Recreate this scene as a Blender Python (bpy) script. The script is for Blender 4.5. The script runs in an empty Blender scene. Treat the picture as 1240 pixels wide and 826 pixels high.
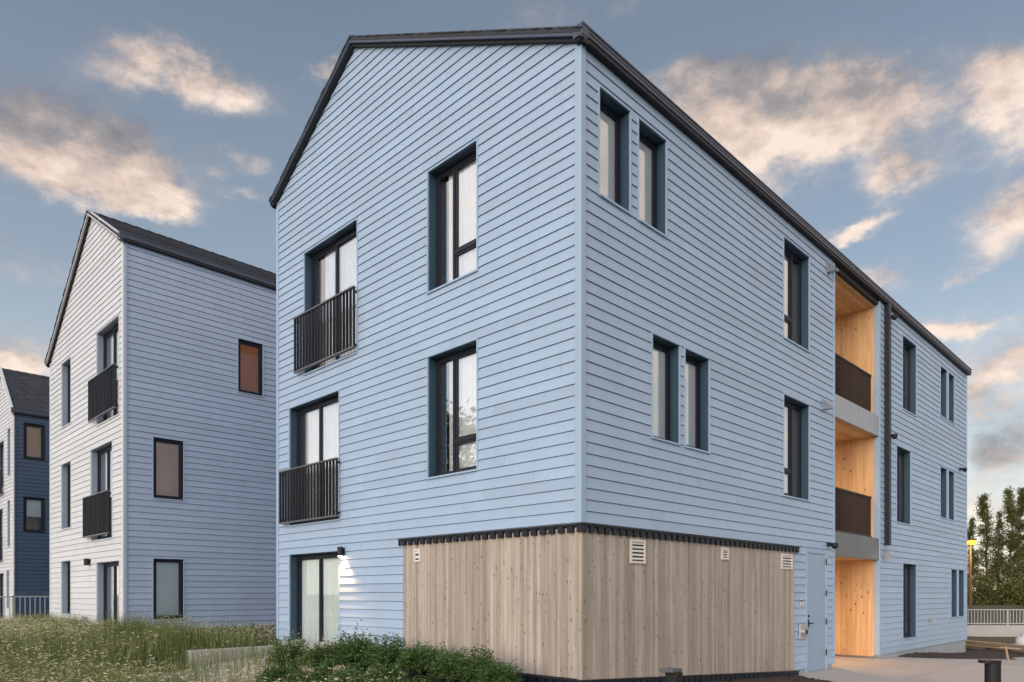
import bpy, math, random
import numpy as np
random.seed(7); RNG = np.random.default_rng(11)
S = bpy.context.scene; COL = S.collection
R = math.radians

# ------------------------------------------------------------------ materials
def mat(name):
    m = bpy.data.materials.new(name); m.use_nodes = True
    nt = m.node_tree; b = nt.nodes['Principled BSDF']
    return m, nt, b
def N(nt, t, **kw):
    n = nt.nodes.new(t)
    for k, v in kw.items():
        if k.startswith('i_'):
            n.inputs[k[2:].replace('_', ' ')].default_value = v
        else: setattr(n, k, v)
    return n
def L(nt, a, b): nt.links.new(a, b)
def mathn(nt, op, a=None, b=None, clamp=False):
    n = nt.nodes.new('ShaderNodeMath'); n.operation = op; n.use_clamp = clamp
    for i, v in enumerate((a, b)):
        if v is None: continue
        if isinstance(v, (int, float)): n.inputs[i].default_value = v
        else: L(nt, v, n.inputs[i])
    return n.outputs[0]
def ramp(nt, fac, stops):
    r = nt.nodes.new('ShaderNodeValToRGB'); e = r.color_ramp.elements
    while len(e) < len(stops): e.new(0.5)
    for x, (p, c) in zip(e, stops): x.position = p; x.color = (*c, 1)
    L(nt, fac, r.inputs[0]); return r.outputs[0]
def noise(nt, scale, detail=4, rough=.55, vec=None, coord='Object', stretch=None, dist=0):
    tc = nt.nodes.new('ShaderNodeTexCoord'); v = tc.outputs[coord]
    if stretch:
        mp = nt.nodes.new('ShaderNodeMapping'); mp.inputs['Scale'].default_value = stretch
        L(nt, v, mp.inputs[0]); v = mp.outputs[0]
    n = nt.nodes.new('ShaderNodeTexNoise'); n.inputs['Scale'].default_value = scale
    n.inputs['Detail'].default_value = detail; n.inputs['Roughness'].default_value = rough
    n.inputs['Distortion'].default_value = dist
    L(nt, v, n.inputs['Vector']); return n.outputs[0]
def scale_col(nt, col, fac):
    m = nt.nodes.new('ShaderNodeVectorMath'); m.operation = 'SCALE'
    if isinstance(col, tuple): m.inputs[0].default_value = col
    else: L(nt, col, m.inputs[0])
    L(nt, fac, m.inputs['Scale']); return m.outputs[0]
def bump(nt, b, h, strength=.2, dist=.01):
    n = nt.nodes.new('ShaderNodeBump'); n.inputs['Strength'].default_value = strength
    n.inputs['Distance'].default_value = dist
    L(nt, h, n.inputs['Height']); L(nt, n.outputs[0], b.inputs['Normal'])
def attr(nt, name='tint'):
    a = nt.nodes.new('ShaderNodeAttribute'); a.attribute_name = name; return a.outputs['Fac']

def plain(name, col, rough=.5, metal=0, var=.12, vscale=6, bmp=0):
    m, nt, b = mat(name)
    f = mathn(nt, 'MULTIPLY_ADD', noise(nt, vscale, 5), var * 2); f.node.inputs[2].default_value = 1 - var
    L(nt, scale_col(nt, col, f), b.inputs['Base Color'])
    b.inputs['Roughness'].default_value = rough; b.inputs['Metallic'].default_value = metal; b.inputs['Specular IOR Level'].default_value = .3
    if bmp: bump(nt, b, noise(nt, vscale * 8, 4), bmp, .004)
    return m
def siding_mat(name, col, rough=.5):
    m, nt, b = mat(name)
    t = mathn(nt, 'MULTIPLY_ADD', attr(nt), .12); t.node.inputs[2].default_value = .94
    d = mathn(nt, 'MULTIPLY_ADD', noise(nt, .9, 5, .6), .16); d.node.inputs[2].default_value = .92
    g = mathn(nt, 'MULTIPLY_ADD', noise(nt, 26, 3, .6, stretch=(.35, .35, 2.2)), .10); g.node.inputs[2].default_value = .95
    st = mathn(nt, 'MULTIPLY_ADD', noise(nt, 3.2, 5, .65, stretch=(1, 1, .10)), .16); st.node.inputs[2].default_value = .92
    f = mathn(nt, 'MULTIPLY', mathn(nt, 'MULTIPLY', mathn(nt, 'MULTIPLY', t, d), g), st)
    L(nt, scale_col(nt, col, f), b.inputs['Base Color'])
    b.inputs['Roughness'].default_value = rough
    bump(nt, b, noise(nt, 40, 4, .6, stretch=(.25, .25, 2.5)), .25, .004)
    return m
def wood_mat(name, c0, c1, knot, rough=.65, ks=1.0):
    m, nt, b = mat(name)
    grain = noise(nt, 14, 6, .65, stretch=(1, 1, .06), dist=.6)
    base = ramp(nt, grain, [(.28, c0), (.72, c1)])
    t = mathn(nt, 'MULTIPLY_ADD', attr(nt), .40); t.node.inputs[2].default_value = .82
    mott = mathn(nt, 'MULTIPLY_ADD', noise(nt, 1.3, 4), .24); mott.node.inputs[2].default_value = .88
    base = scale_col(nt, base, mathn(nt, 'MULTIPLY', t, mott))
    tc = nt.nodes.new('ShaderNodeTexCoord'); mp = nt.nodes.new('ShaderNodeMapping')
    mp.inputs['Scale'].default_value = (12 * ks, 12 * ks, 6.5 * ks); L(nt, tc.outputs['Object'], mp.inputs[0])
    v = nt.nodes.new('ShaderNodeTexVoronoi'); v.inputs['Scale'].default_value = 1; L(nt, mp.outputs[0], v.inputs['Vector'])
    k = nt.nodes.new('ShaderNodeMapRange'); k.inputs[1].default_value = .06; k.inputs[2].default_value = .19
    k.inputs[3].default_value = 1; k.inputs[4].default_value = 0; L(nt, v.outputs['Distance'], k.inputs[0])
    sep = nt.nodes.new('ShaderNodeSeparateColor'); L(nt, v.outputs['Color'], sep.inputs[0])
    on = mathn(nt, 'MULTIPLY', mathn(nt, 'GREATER_THAN', sep.outputs[0], .22), mathn(nt, 'ADD', sep.outputs[1], .35), clamp=True)
    fac = mathn(nt, 'MULTIPLY', mathn(nt, 'MULTIPLY', k.outputs[0], on), .95)
    mx = nt.nodes.new('ShaderNodeMix'); mx.data_type = 'RGBA'
    L(nt, fac, mx.inputs[0]); L(nt, base, mx.inputs[6]); mx.inputs[7].default_value = (*knot, 1)
    L(nt, mx.outputs[2], b.inputs['Base Color'])
    b.inputs['Roughness'].default_value = rough
    bump(nt, b, grain, .25, .004)
    return m
def leaf_mat(name, stops, trans=.3):
    m, nt, b = mat(name)
    c = ramp(nt, attr(nt), stops)
    L(nt, c, b.inputs['Base Color']); b.inputs['Roughness'].default_value = .55
    b.inputs['Specular IOR Level'].default_value = .25
    tr = nt.nodes.new('ShaderNodeBsdfTranslucent'); L(nt, c, tr.inputs[0])
    mx = nt.nodes.new('ShaderNodeMixShader'); mx.inputs[0].default_value = trans
    L(nt, b.outputs[0], mx.inputs[1]); L(nt, tr.outputs[0], mx.inputs[2])
    L(nt, mx.outputs[0], nt.nodes['Material Output'].inputs[0]); return m
def glass_mat(name, base=.22, tint=(1, 1, 1)):
    m, nt, b = mat(name); nt.nodes.remove(b)
    g = nt.nodes.new('ShaderNodeBsdfGlossy'); g.inputs['Roughness'].default_value = .01; g.inputs[0].default_value = (.95, .97, 1, 1)
    t = nt.nodes.new('ShaderNodeBsdfTransparent'); t.inputs[0].default_value = (*tint, 1)
    fr = nt.nodes.new('ShaderNodeFresnel'); fr.inputs[0].default_value = 1.5
    f = mathn(nt, 'MULTIPLY_ADD', fr.outputs[0], 1.3, clamp=True); f.node.inputs[2].default_value = base
    bn = nt.nodes.new('ShaderNodeBump'); bn.inputs['Strength'].default_value = .025; bn.inputs['Distance'].default_value = .05
    L(nt, noise(nt, 1.6, 2), bn.inputs['Height']); L(nt, bn.outputs[0], g.inputs['Normal'])
    mx = nt.nodes.new('ShaderNodeMixShader'); L(nt, f, mx.inputs[0]); L(nt, t.outputs[0], mx.inputs[1]); L(nt, g.outputs[0], mx.inputs[2])
    L(nt, mx.outputs[0], nt.nodes['Material Output'].inputs[0]); return m
def emit_mat(name, col, s):
    m, nt, b = mat(name)
    b.inputs['Base Color'].default_value = (*col, 1); b.inputs['Emission Color'].default_value = (*col, 1)
    b.inputs['Emission Strength'].default_value = s; return m
def shingle_mat(name, c):
    m, nt, b = mat(name)
    t = mathn(nt, 'MULTIPLY_ADD', attr(nt), .5); t.node.inputs[2].default_value = .72
    s = mathn(nt, 'MULTIPLY_ADD', noise(nt, 90, 3, .7), .9); s.node.inputs[2].default_value = .55
    L(nt, scale_col(nt, c, mathn(nt, 'MULTIPLY', t, s)), b.inputs['Base Color'])
    b.inputs['Roughness'].default_value = .85; bump(nt, b, noise(nt, 120, 3), .5, .005); return m
def concrete_mat(name, c, sc=1.0):
    m, nt, b = mat(name)
    a = mathn(nt, 'MULTIPLY_ADD', noise(nt, 1.1 * sc, 6, .6), .45); a.node.inputs[2].default_value = .77
    s = mathn(nt, 'MULTIPLY_ADD', noise(nt, 38 * sc, 4, .7), .25); s.node.inputs[2].default_value = .87
    L(nt, scale_col(nt, c, mathn(nt, 'MULTIPLY', a, s)), b.inputs['Base Color'])
    b.inputs['Roughness'].default_value = .8; bump(nt, b, noise(nt, 45, 4, .7), .3, .004); return m

PAINT = (.315, .428, .588)
M = dict(
    main_paint=siding_mat('powder_blue_siding', PAINT),
    trim_paint=siding_mat('powder_blue_trim', (.30, .425, .58)),
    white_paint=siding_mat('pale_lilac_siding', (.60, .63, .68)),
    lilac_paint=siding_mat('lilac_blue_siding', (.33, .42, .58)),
    navy_paint=siding_mat('navy_siding', (.035, .068, .135)),
    reveal=plain('slate_blue_reveal', (.034, .072, .115), .5, var=.08),
    reveal_pale=plain('pale_blue_reveal', (.25, .31, .41), .5, var=.08),
    black=plain('black_frame', (.012, .016, .027), .5, var=.2),
    fascia=plain('dark_fascia_metal', (.062, .076, .115), .42, 0, var=.15, vscale=3),
    soffit=plain('dark_soffit', (.02, .021, .027), .6),
    fin=plain('dark_bronze_fins', (.022, .024, .032), .45, .0, var=.2),
    recess_fin=plain('warm_lit_fins', (.034, .026, .027), .45),  # brown tint paints in the warm recess light coming through the gaps
    rail_edge=plain('worn_rail_edge', (.16, .16, .17), .35, .6),
    shingle=shingle_mat('charcoal_shingles', (.038, .044, .060)),
    grey_wood=wood_mat('weathered_cladding', (.262, .226, .196), (.43, .378, .332), (.06, .045, .035)),
    warm_wood=wood_mat('oiled_larch', (.45, .275, .135), (.65, .44, .245), (.09, .035, .012), .5, .62),
    glass=glass_mat('window_glass', .34), door_glass=glass_mat('patio_glass', .04), side_glass=glass_mat('reflective_glass', .26), dark_glass=glass_mat('far_window_glass', .12),
    dull_reflection_panel=plain('dull_reflection_slab_panel', (.115, .12, .14), .35, .6, var=.15, vscale=2),  # lower slab: same metal, its duller reflection painted as a darker colour
    curtain=plain('white_curtain', (.84, .89, .93), .9, var=.05),
    pale_curtain=plain('pale_green_blind', (.55, .65, .67), .9, var=.05),
    beige=plain('beige_liner', (.42, .33, .25), .9, var=.1),
    shade_brown=plain('amber_roller_shade', (.85, .40, .16), .9, var=.14, vscale=3),
    shade_tan=plain('tan_roller_shade', (.74, .60, .50), .9, var=.12, vscale=3),
    shade_pale=plain('pale_roller_shade', (.78, .88, .90), .9, var=.08),
    panel=plain('grey_slab_panel', (.30, .32, .37), .3, .8, var=.12, vscale=2),
    concrete=concrete_mat('poured_concrete', (.44, .43, .42)),
    foundation=concrete_mat('foundation_concrete', (.34, .37, .42)),
    path=concrete_mat('path_concrete', (.43, .405, .39), .45),
    vent=plain('white_vent', (.62, .60, .58), .5),
    vent_dark=plain('vent_shadow_slot', (.03, .03, .03), .7),
    steel=plain('galvanised_steel', (.5, .51, .52), .35, .7),
    railpaint=plain('pale_grey_railing', (.42, .44, .45), .45),
    door=plain('blue_steel_door', (.27, .37, .50), .42, var=.06, vscale=2),
    pot=plain('black_nursery_pot', (.014, .015, .018), .5),
    bark=plain('bark', (.09, .065, .05), .9, var=.4, vscale=9, bmp=.6),
    timber=wood_mat('yellow_timber', (.33, .22, .13), (.50, .36, .22), (.12, .07, .04)),
    bag=plain('white_woven_bag', (.62, .63, .64), .7, var=.1, bmp=.4),
    lamp=emit_mat('downlight_glow', (1, .62, .30), 12),
    sconce_glow=emit_mat('sconce_glow', (1, .66, .36), 14),
    street_glow=emit_mat('street_lamp_glow', (1, .21, .015), .95),
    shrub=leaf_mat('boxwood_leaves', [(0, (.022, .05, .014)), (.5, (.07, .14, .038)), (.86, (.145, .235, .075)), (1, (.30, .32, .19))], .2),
    conifer=leaf_mat('conifer_needles', [(0, (.04, .048, .015)), (.5, (.13, .145, .045)), (1, (.25, .25, .09))], .4),
    grass=leaf_mat('meadow_blades', [(0, (.07, .11, .028)), (.45, (.16, .215, .06)), (.8, (.27, .30, .115)), (1, (.40, .38, .22))], .35),
    seed=leaf_mat('seed_heads', [(0, (.48, .45, .27)), (1, (.74, .70, .50))], .3),
    perennial=leaf_mat('border_leaves', [(0, (.012, .026, .01)), (.6, (.045, .075, .03)), (1, (.10, .13, .055))], .25),
)
def add_joints(m, w):
    nt = m.node_tree; b = nt.nodes['Principled BSDF']; src = b.inputs['Base Color'].links[0].from_socket
    tc = nt.nodes.new('ShaderNodeTexCoord'); br = nt.nodes.new('ShaderNodeTexBrick'); br.offset = 0
    br.inputs['Scale'].default_value = 1; br.inputs['Mortar Size'].default_value = .006; br.inputs['Brick Width'].default_value = w; br.inputs['Row Height'].default_value = w
    L(nt, tc.outputs['Object'], br.inputs['Vector'])
    f = mathn(nt, 'MULTIPLY_ADD', br.outputs['Fac'], -.6); f.node.inputs[2].default_value = 1
    L(nt, scale_col(nt, src, f), b.inputs['Base Color'])
add_joints(M['path'], 1.8)
def ground_mat():
    m, nt, b = mat('earth_and_grass')
    n1 = noise(nt, .35, 6, .6); n2 = noise(nt, 6, 6, .7)
    c = ramp(nt, mathn(nt, 'MULTIPLY_ADD', n1, .5) , [(.2, (.035, .028, .022)), (.5, (.07, .065, .035))])
    s = mathn(nt, 'MULTIPLY_ADD', n2, 1.1); s.node.inputs[2].default_value = .45
    L(nt, scale_col(nt, c, s), b.inputs['Base Color']); b.inputs['Roughness'].default_value = .95
    bump(nt, b, noise(nt, 12, 6, .7), .7, .04); return m
M['ground'] = ground_mat()
def soil_mat():
    m, nt, b = mat('dark_soil')
    c = ramp(nt, noise(nt, 9, 7, .7), [(.3, (.022, .016, .014)), (.62, (.07, .052, .045)), (.8, (.15, .12, .105))])
    L(nt, c, b.inputs['Base Color']); b.inputs['Roughness'].default_value = .95
    bump(nt, b, noise(nt, 22, 6, .75), .9, .05); return m
M['soil'] = soil_mat()

# ------------------------------------------------------------------ object helpers
def origin_of(o):
    while o.parent: o = o.parent
    return tuple(o.location)
def thing(name, label, cat, loc, group=None):
    o = bpy.data.objects.new(name, None); COL.objects.link(o); o.location = loc
    o.empty_display_size = .3
    o['label'] = label; o['category'] = cat
    if group: o['group'] = group
    return o
def tag(o, label, cat, group=None):
    o['label'] = label; o['category'] = cat
    if group: o['group'] = group
    return o
def kind(o, k): o['kind'] = k; return o

class MB:
    def __init__(s): s.v = []; s.f = []; s.t = []
    def poly(s, pts, tint=None):
        i = len(s.v); s.v += [tuple(p) for p in pts]; s.f.append(tuple(range(i, i + len(pts))))
        s.t.append(random.random() if tint is None else tint)
    def box(s, a, b, tint=None):
        x0, x1 = sorted((a[0], b[0])); y0, y1 = sorted((a[1], b[1])); z0, z1 = sorted((a[2], b[2]))
        t = random.random() if tint is None else tint
        i = len(s.v)
        s.v += [(x, y, z) for z in (z0, z1) for x, y in ((x0, y0), (x1, y0), (x1, y1), (x0, y1))]
        for q in ((0, 3, 2, 1), (4, 5, 6, 7), (0, 1, 5, 4), (1, 2, 6, 5), (2, 3, 7, 6), (3, 0, 4, 7)):
            s.f.append(tuple(i + k for k in q)); s.t.append(t)
    def hexa(s, bot, top, tint=None):
        t = random.random() if tint is None else tint
        i = len(s.v); s.v += [tuple(p) for p in bot] + [tuple(p) for p in top]
        for q in ((0, 3, 2, 1), (4, 5, 6, 7), (0, 1, 5, 4), (1, 2, 6, 5), (2, 3, 7, 6), (3, 0, 4, 7)):
            s.f.append(tuple(i + k for k in q)); s.t.append(t)
    def prism(s, loop, off, tint=None):
        t = random.random() if tint is None else tint
        n = len(loop); i = len(s.v)
        s.v += [tuple(p) for p in loop] + [tuple(p[k] + off[k] for k in range(3)) for p in loop]
        s.f += [tuple(i + k for k in range(n))[::-1], tuple(i + n + k for k in range(n))]; s.t += [t, t]
        for k in range(n):
            s.f.append((i + k, i + (k + 1) % n, i + n + (k + 1) % n, i + n + k)); s.t.append(t)
    def tube(s, p0, p1, r0, r1=None, n=10, tint=None, cap=True):
        r1 = r0 if r1 is None else r1; t = random.random() if tint is None else tint
        p0 = np.array(p0, float); p1 = np.array(p1, float); d = p1 - p0; d /= np.linalg.norm(d)
        a = np.cross(d, (0, 0, 1) if abs(d[2]) < .9 else (1, 0, 0)); a /= np.linalg.norm(a); b = np.cross(d, a)
        i = len(s.v)
        for p, r in ((p0, r0), (p1, r1)):
            for k in range(n):
                q = p + r * (a * math.cos(2 * math.pi * k / n) + b * math.sin(2 * math.pi * k / n)); s.v.append(tuple(q))
        for k in range(n):
            s.f.append((i + k, i + (k + 1) % n, i + n + (k + 1) % n, i + n + k)); s.t.append(t)
        if cap:
            s.f.append(tuple(i + k for k in range(n))[::-1]); s.f.append(tuple(i + n + k for k in range(n))); s.t += [t, t]
    def lathe(s, c, prof, n=20, tint=.5):
        i = len(s.v); m = len(prof)
        for r, z in prof:
            for k in range(n):
                s.v.append((c[0] + r * math.cos(2 * math.pi * k / n), c[1] + r * math.sin(2 * math.pi * k / n), c[2] + z))
        for j in range(m - 1):
            for k in range(n):
                s.f.append((i + j * n + k, i + j * n + (k + 1) % n, i + (j + 1) * n + (k + 1) % n, i + (j + 1) * n + k)); s.t.append(tint)
        s.f.append(tuple(i + k for k in range(n))[::-1]); s.f.append(tuple(i + (m - 1) * n + k for k in range(n))); s.t += [tint, tint]
    def build(s, name, m, parent=None, smooth=False, bevel=0):
        me = bpy.data.meshes.new(name)
        o0 = origin_of(parent) if parent else (0, 0, 0)
        me.from_pydata([(x - o0[0], y - o0[1], z - o0[2]) for x, y, z in s.v], [], s.f)
        a = me.attributes.new('tint', 'FLOAT', 'FACE'); a.data.foreach_set('value', s.t)
        me.materials.append(M[m]); me.update()
        if smooth: me.polygons.foreach_set('use_smooth', [True] * len(me.polygons))
        o = bpy.data.objects.new(name, me); COL.objects.link(o)
        if parent: o.parent = parent
        if bevel:
            bv = o.modifiers.new('bevel', 'BEVEL'); bv.width = bevel; bv.segments = 2; bv.limit_method = 'ANGLE'
        return o
def mesh_np(name, V, F, tint, m, parent=None):
    me = bpy.data.meshes.new(name); V = np.asarray(V, np.float32); F = np.asarray(F, np.int32)
    if parent is not None: V = V - np.array(origin_of(parent), np.float32)
    me.vertices.add(len(V)); me.vertices.foreach_set('co', V.ravel())
    k = F.shape[1]; me.loops.add(F.size); me.loops.foreach_set('vertex_index', F.ravel())
    me.polygons.add(len(F)); me.polygons.foreach_set('loop_start', np.arange(0, F.size, k, dtype=np.int32))
    a = me.attributes.new('tint', 'FLOAT', 'FACE'); a.data.foreach_set('value', np.asarray(tint, np.float32))
    me.materials.append(M[m]); me.update(calc_edges=True); me.validate()
    o = bpy.data.objects.new(name, me); COL.objects.link(o)
    if parent: o.parent = parent
    return o

class Plane:
    """A facade: axis 'x' faces -X (u runs along y); axis 'y' faces -Y (u runs along x). sign=-1 faces the other way."""
    def __init__(s, axis, pos, sign=1): s.a = axis; s.p = pos; s.s = sign
    def P(s, u, n, z):
        n *= s.s
        return (s.p - n, u, z) if s.a == 'x' else (u, s.p - n, z)
    def box(s, mb, u0, u1, n0, n1, z0, z1, tint=None): mb.box(s.P(u0, n0, z0), s.P(u1, n1, z1), tint)

def clip(poly, a, b):
    out = []; (ax, ay), (bx, by) = a, b
    side = lambda p: (bx - ax) * (p[1] - ay) - (by - ay) * (p[0] - ax)
    for i in range(len(poly)):
        p, q = poly[i], poly[(i + 1) % len(poly)]; sp, sq = side(p), side(q)
        if sp >= -1e-9: out.append(p)
        if (sp > 1e-9 and sq < -1e-9) or (sp < -1e-9 and sq > 1e-9):
            t = sp / (sp - sq); out.append((p[0] + t * (q[0] - p[0]), p[1] + t * (q[1] - p[1])))
    return out
PITCH = .1524; GAP = .006
def siding(pl, poly, holes, z0, lap=.017, base=.004, joint=3.66):
    """Lap siding on a facade: poly is convex and counter-clockwise in (u, z), holes are (u0, u1, z0, z1)."""
    mb = MB(); umin = min(p[0] for p in poly); umax = max(p[0] for p in poly); zmax = max(p[1] for p in poly)
    zb = z0
    while zb < zmax:
        zt = zb + PITCH
        cuts = sorted({zb, zt, *[h for H in holes for h in H[2:] if zb + 1e-4 < h < zt - 1e-4]})
        js = []; j = umin + random.uniform(.3, joint)
        while j < umax: js.append(j); j += joint if random.random() < .6 else random.uniform(1.2, joint)
        edges = [umin] + js + [umax]; tn = [min(1, max(0, random.gauss(.5, .22))) for _ in edges]
        for a, b in zip(cuts, cuts[1:]):
            mid = (a + b) / 2; free = [(umin, umax)]
            for H in holes:
                if H[2] < mid < H[3]:
                    nf = []
                    for f0, f1 in free:
                        if H[1] <= f0 or H[0] >= f1: nf.append((f0, f1)); continue
                        if H[0] > f0: nf.append((f0, H[0]))
                        if H[1] < f1: nf.append((H[1], f1))
                    free = nf
            for k, (e0, e1) in enumerate(zip(edges, edges[1:])):
                for f0, f1 in free:
                    u0 = max(e0 + (.0012 if k else 0), f0); u1 = min(e1 - .0012, f1)
                    if u1 - u0 < .004: continue
                    bb = b - GAP if b == zt else b
                    q = [(u0, a), (u1, a), (u1, bb), (u0, bb)]
                    for i in range(len(poly)):
                        q = clip(q, poly[i], poly[(i + 1) % len(poly)])
                        if len(q) < 3: break
                    if len(q) < 3: continue
                    off = lambda z: base + lap * (1 - (z - zb) / PITCH)
                    mb.poly([pl.P(u, off(z), z) for u, z in q], tn[k])
                    zl = min(z for _, z in q); low = [u for u, z in q if abs(z - zl) < 1e-6]
                    if len(low) > 1 and (a == zb or zl > a + 1e-6):
                        l0, l1 = min(low), max(low)
                        mb.poly([pl.P(l0, off(zl), zl), pl.P(l0, base - .03, zl), pl.P(l1, base - .03, zl), pl.P(l1, off(zl), zl)], tn[k])
        zb = zt
    return mb

def pleat(pl, u0, u1, n, z0, z1, amp=.012, per=.13):
    mb = MB(); k = max(8, int((u1 - u0) / per * 8)); ph = random.random() * 6
    pts = [(u0 + (u1 - u0) * i / k, n + amp * math.sin(ph + 2 * math.pi * (u1 - u0) * i / k / per) * (.7 + .3 * math.sin(i * .37))) for i in range(k + 1)]
    for (a, na), (b, nb) in zip(pts, pts[1:]):
        mb.poly([pl.P(a, na, z0), pl.P(b, nb, z0), pl.P(b, nb, z1), pl.P(a, na, z1)], .5)
    return mb

def window(parent, pl, u0, u1, z0, z1, style, name='window', reveal=.14, cover='curtain', lining='reveal', edge='trim_paint',
           glass='glass', part=None):
    """style: 'single', 'casement' (narrow fixed light at high u, large and small pane at low u), 'slider' (two door leaves)."""
    t = .018; a0, a1, b0, b1 = u0 + t, u1 - t, z0 + t, z1 - t; d = reveal; fw = .055; fd = .07
    fr = MB(); B = lambda mb, *a: pl.box(mb, *a)
    n0, n1 = -d - fd, -d
    B(fr, a0, a0 + fw, n0, n1, b0, b1); B(fr, a1 - fw, a1, n0, n1, b0, b1)
    B(fr, a0 + fw, a1 - fw, n0, n1, b1 - fw, b1); B(fr, a0 + fw, a1 - fw, n0, n1, b0, b0 + fw)
    panes = []; i0, i1, j0, j1 = a0 + fw, a1 - fw, b0 + fw, b1 - fw
    def sash(p0, p1, q0, q1, w=.032, out=.012):
        m0, m1 = n0 + .014, n1 - out
        B(fr, p0, p0 + w, m0, m1, q0, q1); B(fr, p1 - w, p1, m0, m1, q0, q1)
        B(fr, p0 + w, p1 - w, m0, m1, q1 - w, q1); B(fr, p0 + w, p1 - w, m0, m1, q0, q0 + w)
        panes.append((p0 + w, p1 - w, q0 + w, q1 - w))
    if style == 'single': sash(i0, i1, j0, j1, .02)
    elif style == 'casement':
        um = i0 + (i1 - i0) * .60; w = .045
        B(fr, um, um + w, n0, n1 + .004, j0, j1)
        zt = j0 + (j1 - j0) * .25
        B(fr, i0, um, n0, n1 + .002, zt, zt + .05)
        sash(i0, um, zt + .05, j1); sash(i0, um, j0, zt); sash(um + w, i1, j0, j1, .02)
    else:
        um = (i0 + i1) / 2
        sash(um - .025, i1, j0, j1, .045, .02); sash(i0, um + .025, j0, j1, .045, -.012)
    w = fr.build(name, 'black', parent)
    if part: w['label'] = part
    rv = MB()
    B(rv, u0, a0, n0, .0, z0, z1); B(rv, a1, u1, n0, .0, z0, z1); B(rv, a0, a1, n0, .0, b1, z1); B(rv, a0, a1, n0, .0, z0, b0)
    rv.build('reveal', lining, w)
    tr = MB(); tw = .022; o = .026
    B(tr, u0 - tw, u0 + .006, .0005, o, z0 - tw, z1 + tw, .5); B(tr, u1 - .006, u1 + tw, .0005, o, z0 - tw, z1 + tw, .5)
    B(tr, u0 + .006, u1 - .006, .0005, o, z1 - .006, z1 + tw, .5); B(tr, u0 + .006, u1 - .006, .0005, o + .012, z0 - tw, z0 + .006, .5)
    tr.build('trim', edge, w)
    g = MB()
    for p0, p1, q0, q1 in panes:
        nn = -d - .035 if style != 'slider' or p0 > i0 + .2 else -d - .02
        q = [pl.P(p0, nn, q0), pl.P(p1, nn, q0), pl.P(p1, nn, q1), pl.P(p0, nn, q1)]
        g.poly(q if (pl.a == 'y') == (pl.s > 0) else q[::-1], .5)
    g.build('pane', glass, w)
    c0, c1, e0, e1 = u0 + .01, u1 - .01, z0 + .01, z1 - .01; nc = -d - .072
    if cover == 'curtain': pleat(pl, c0, c1 - .22 * (c1 - c0), nc, e0, e1, .010).build('curtain', 'curtain', w)
    elif cover == 'full': pleat(pl, c0, c1, nc, e0, e1, .016, .11).build('curtain', 'pale_curtain', w)
    elif cover == 'liner':
        s = MB(); B(s, c0, c1, -d - .049, -d - .045, e0, e1); s.build('roller_shade', 'curtain', w)
    elif cover == 'narrow': pleat(pl, c0, c0 + .42 * (c1 - c0), nc, e0, e1).build('curtain', 'curtain', w)
    elif cover == 'door':
        pleat(pl, c0, c1 - .20 * (c1 - c0), nc, e0, e1, .014, .10).build('curtain', 'curtain', w)
        pleat(pl, c1 - .19 * (c1 - c0), c1 - .10 * (c1 - c0), nc - .01, e0, e1, .01, .1).build('curtain_lining', 'beige', w)
    elif cover.startswith('shade'):
        s = MB(); B(s, c0, c1, nc - .004, nc, e0 + (.0 if cover != 'shade_half' else .45 * (e1 - e0)), e1)
        s.build('roller_shade', dict(shade_brown='shade_brown', shade_tan='shade_tan', shade_pale='shade_pale', shade_half='shade_pale')[cover], w)
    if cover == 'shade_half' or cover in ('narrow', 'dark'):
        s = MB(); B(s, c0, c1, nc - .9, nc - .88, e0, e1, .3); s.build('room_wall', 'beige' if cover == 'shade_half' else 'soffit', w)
    return w

def juliet(parent, pl, u0, u1, z0, z1, fins):
    n0, n1 = .07, .125
    f = MB()
    for i in range(fins):
        u = u0 + .012 + (u1 - u0 - .024) * i / (fins - 1)
        pl.box(f, u - .009, u + .009, n0 + .004, n1 - .004, z0 + .014, z1 - .014)
    for u in (u0 + .05, u1 - .05):
        for z in (z0 + .06, z1 - .06): pl.box(f, u - .02, u + .02, .012, n0 + .01, z - .02, z + .02)
    r = f.build('balcony_railing', 'fin', parent)
    for nm, z in (('top_rail', z1), ('bottom_rail', z0)):
        k = MB(); pl.box(k, u0 - .004, u1 + .004, n0 - .004, n1 + .004, z - .014, z + .014); k.build(nm, 'rail_edge', r)
    return r

def rake(parent, pl, line, h=.165, out=.13):
    """Rake boards along the gable line (list of (u, z)), with a dark soffit and a roof edge above."""
    m = MB(); so = MB()
    for (ua, za), (ub, zb) in zip(line, line[1:]):
        m.prism([pl.P(ua, .03, za + .035), pl.P(ub, .03, zb + .035), pl.P(ub, .03, zb + h), pl.P(ua, .03, za + h)], tuple(np.subtract(pl.P(0, out, 0), pl.P(0, .03, 0))), .5)
        so.prism([pl.P(ua, -.02, za - .006), pl.P(ub, -.02, zb - .006), pl.P(ub, -.02, zb + .033), pl.P(ua, -.02, za + .033)], tuple(np.subtract(pl.P(0, out - .05, 0), pl.P(0, -.02, 0))), .5)
    m.build('rake_board', 'fascia', parent); so.build('rake_soffit', 'soffit', parent)

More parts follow.
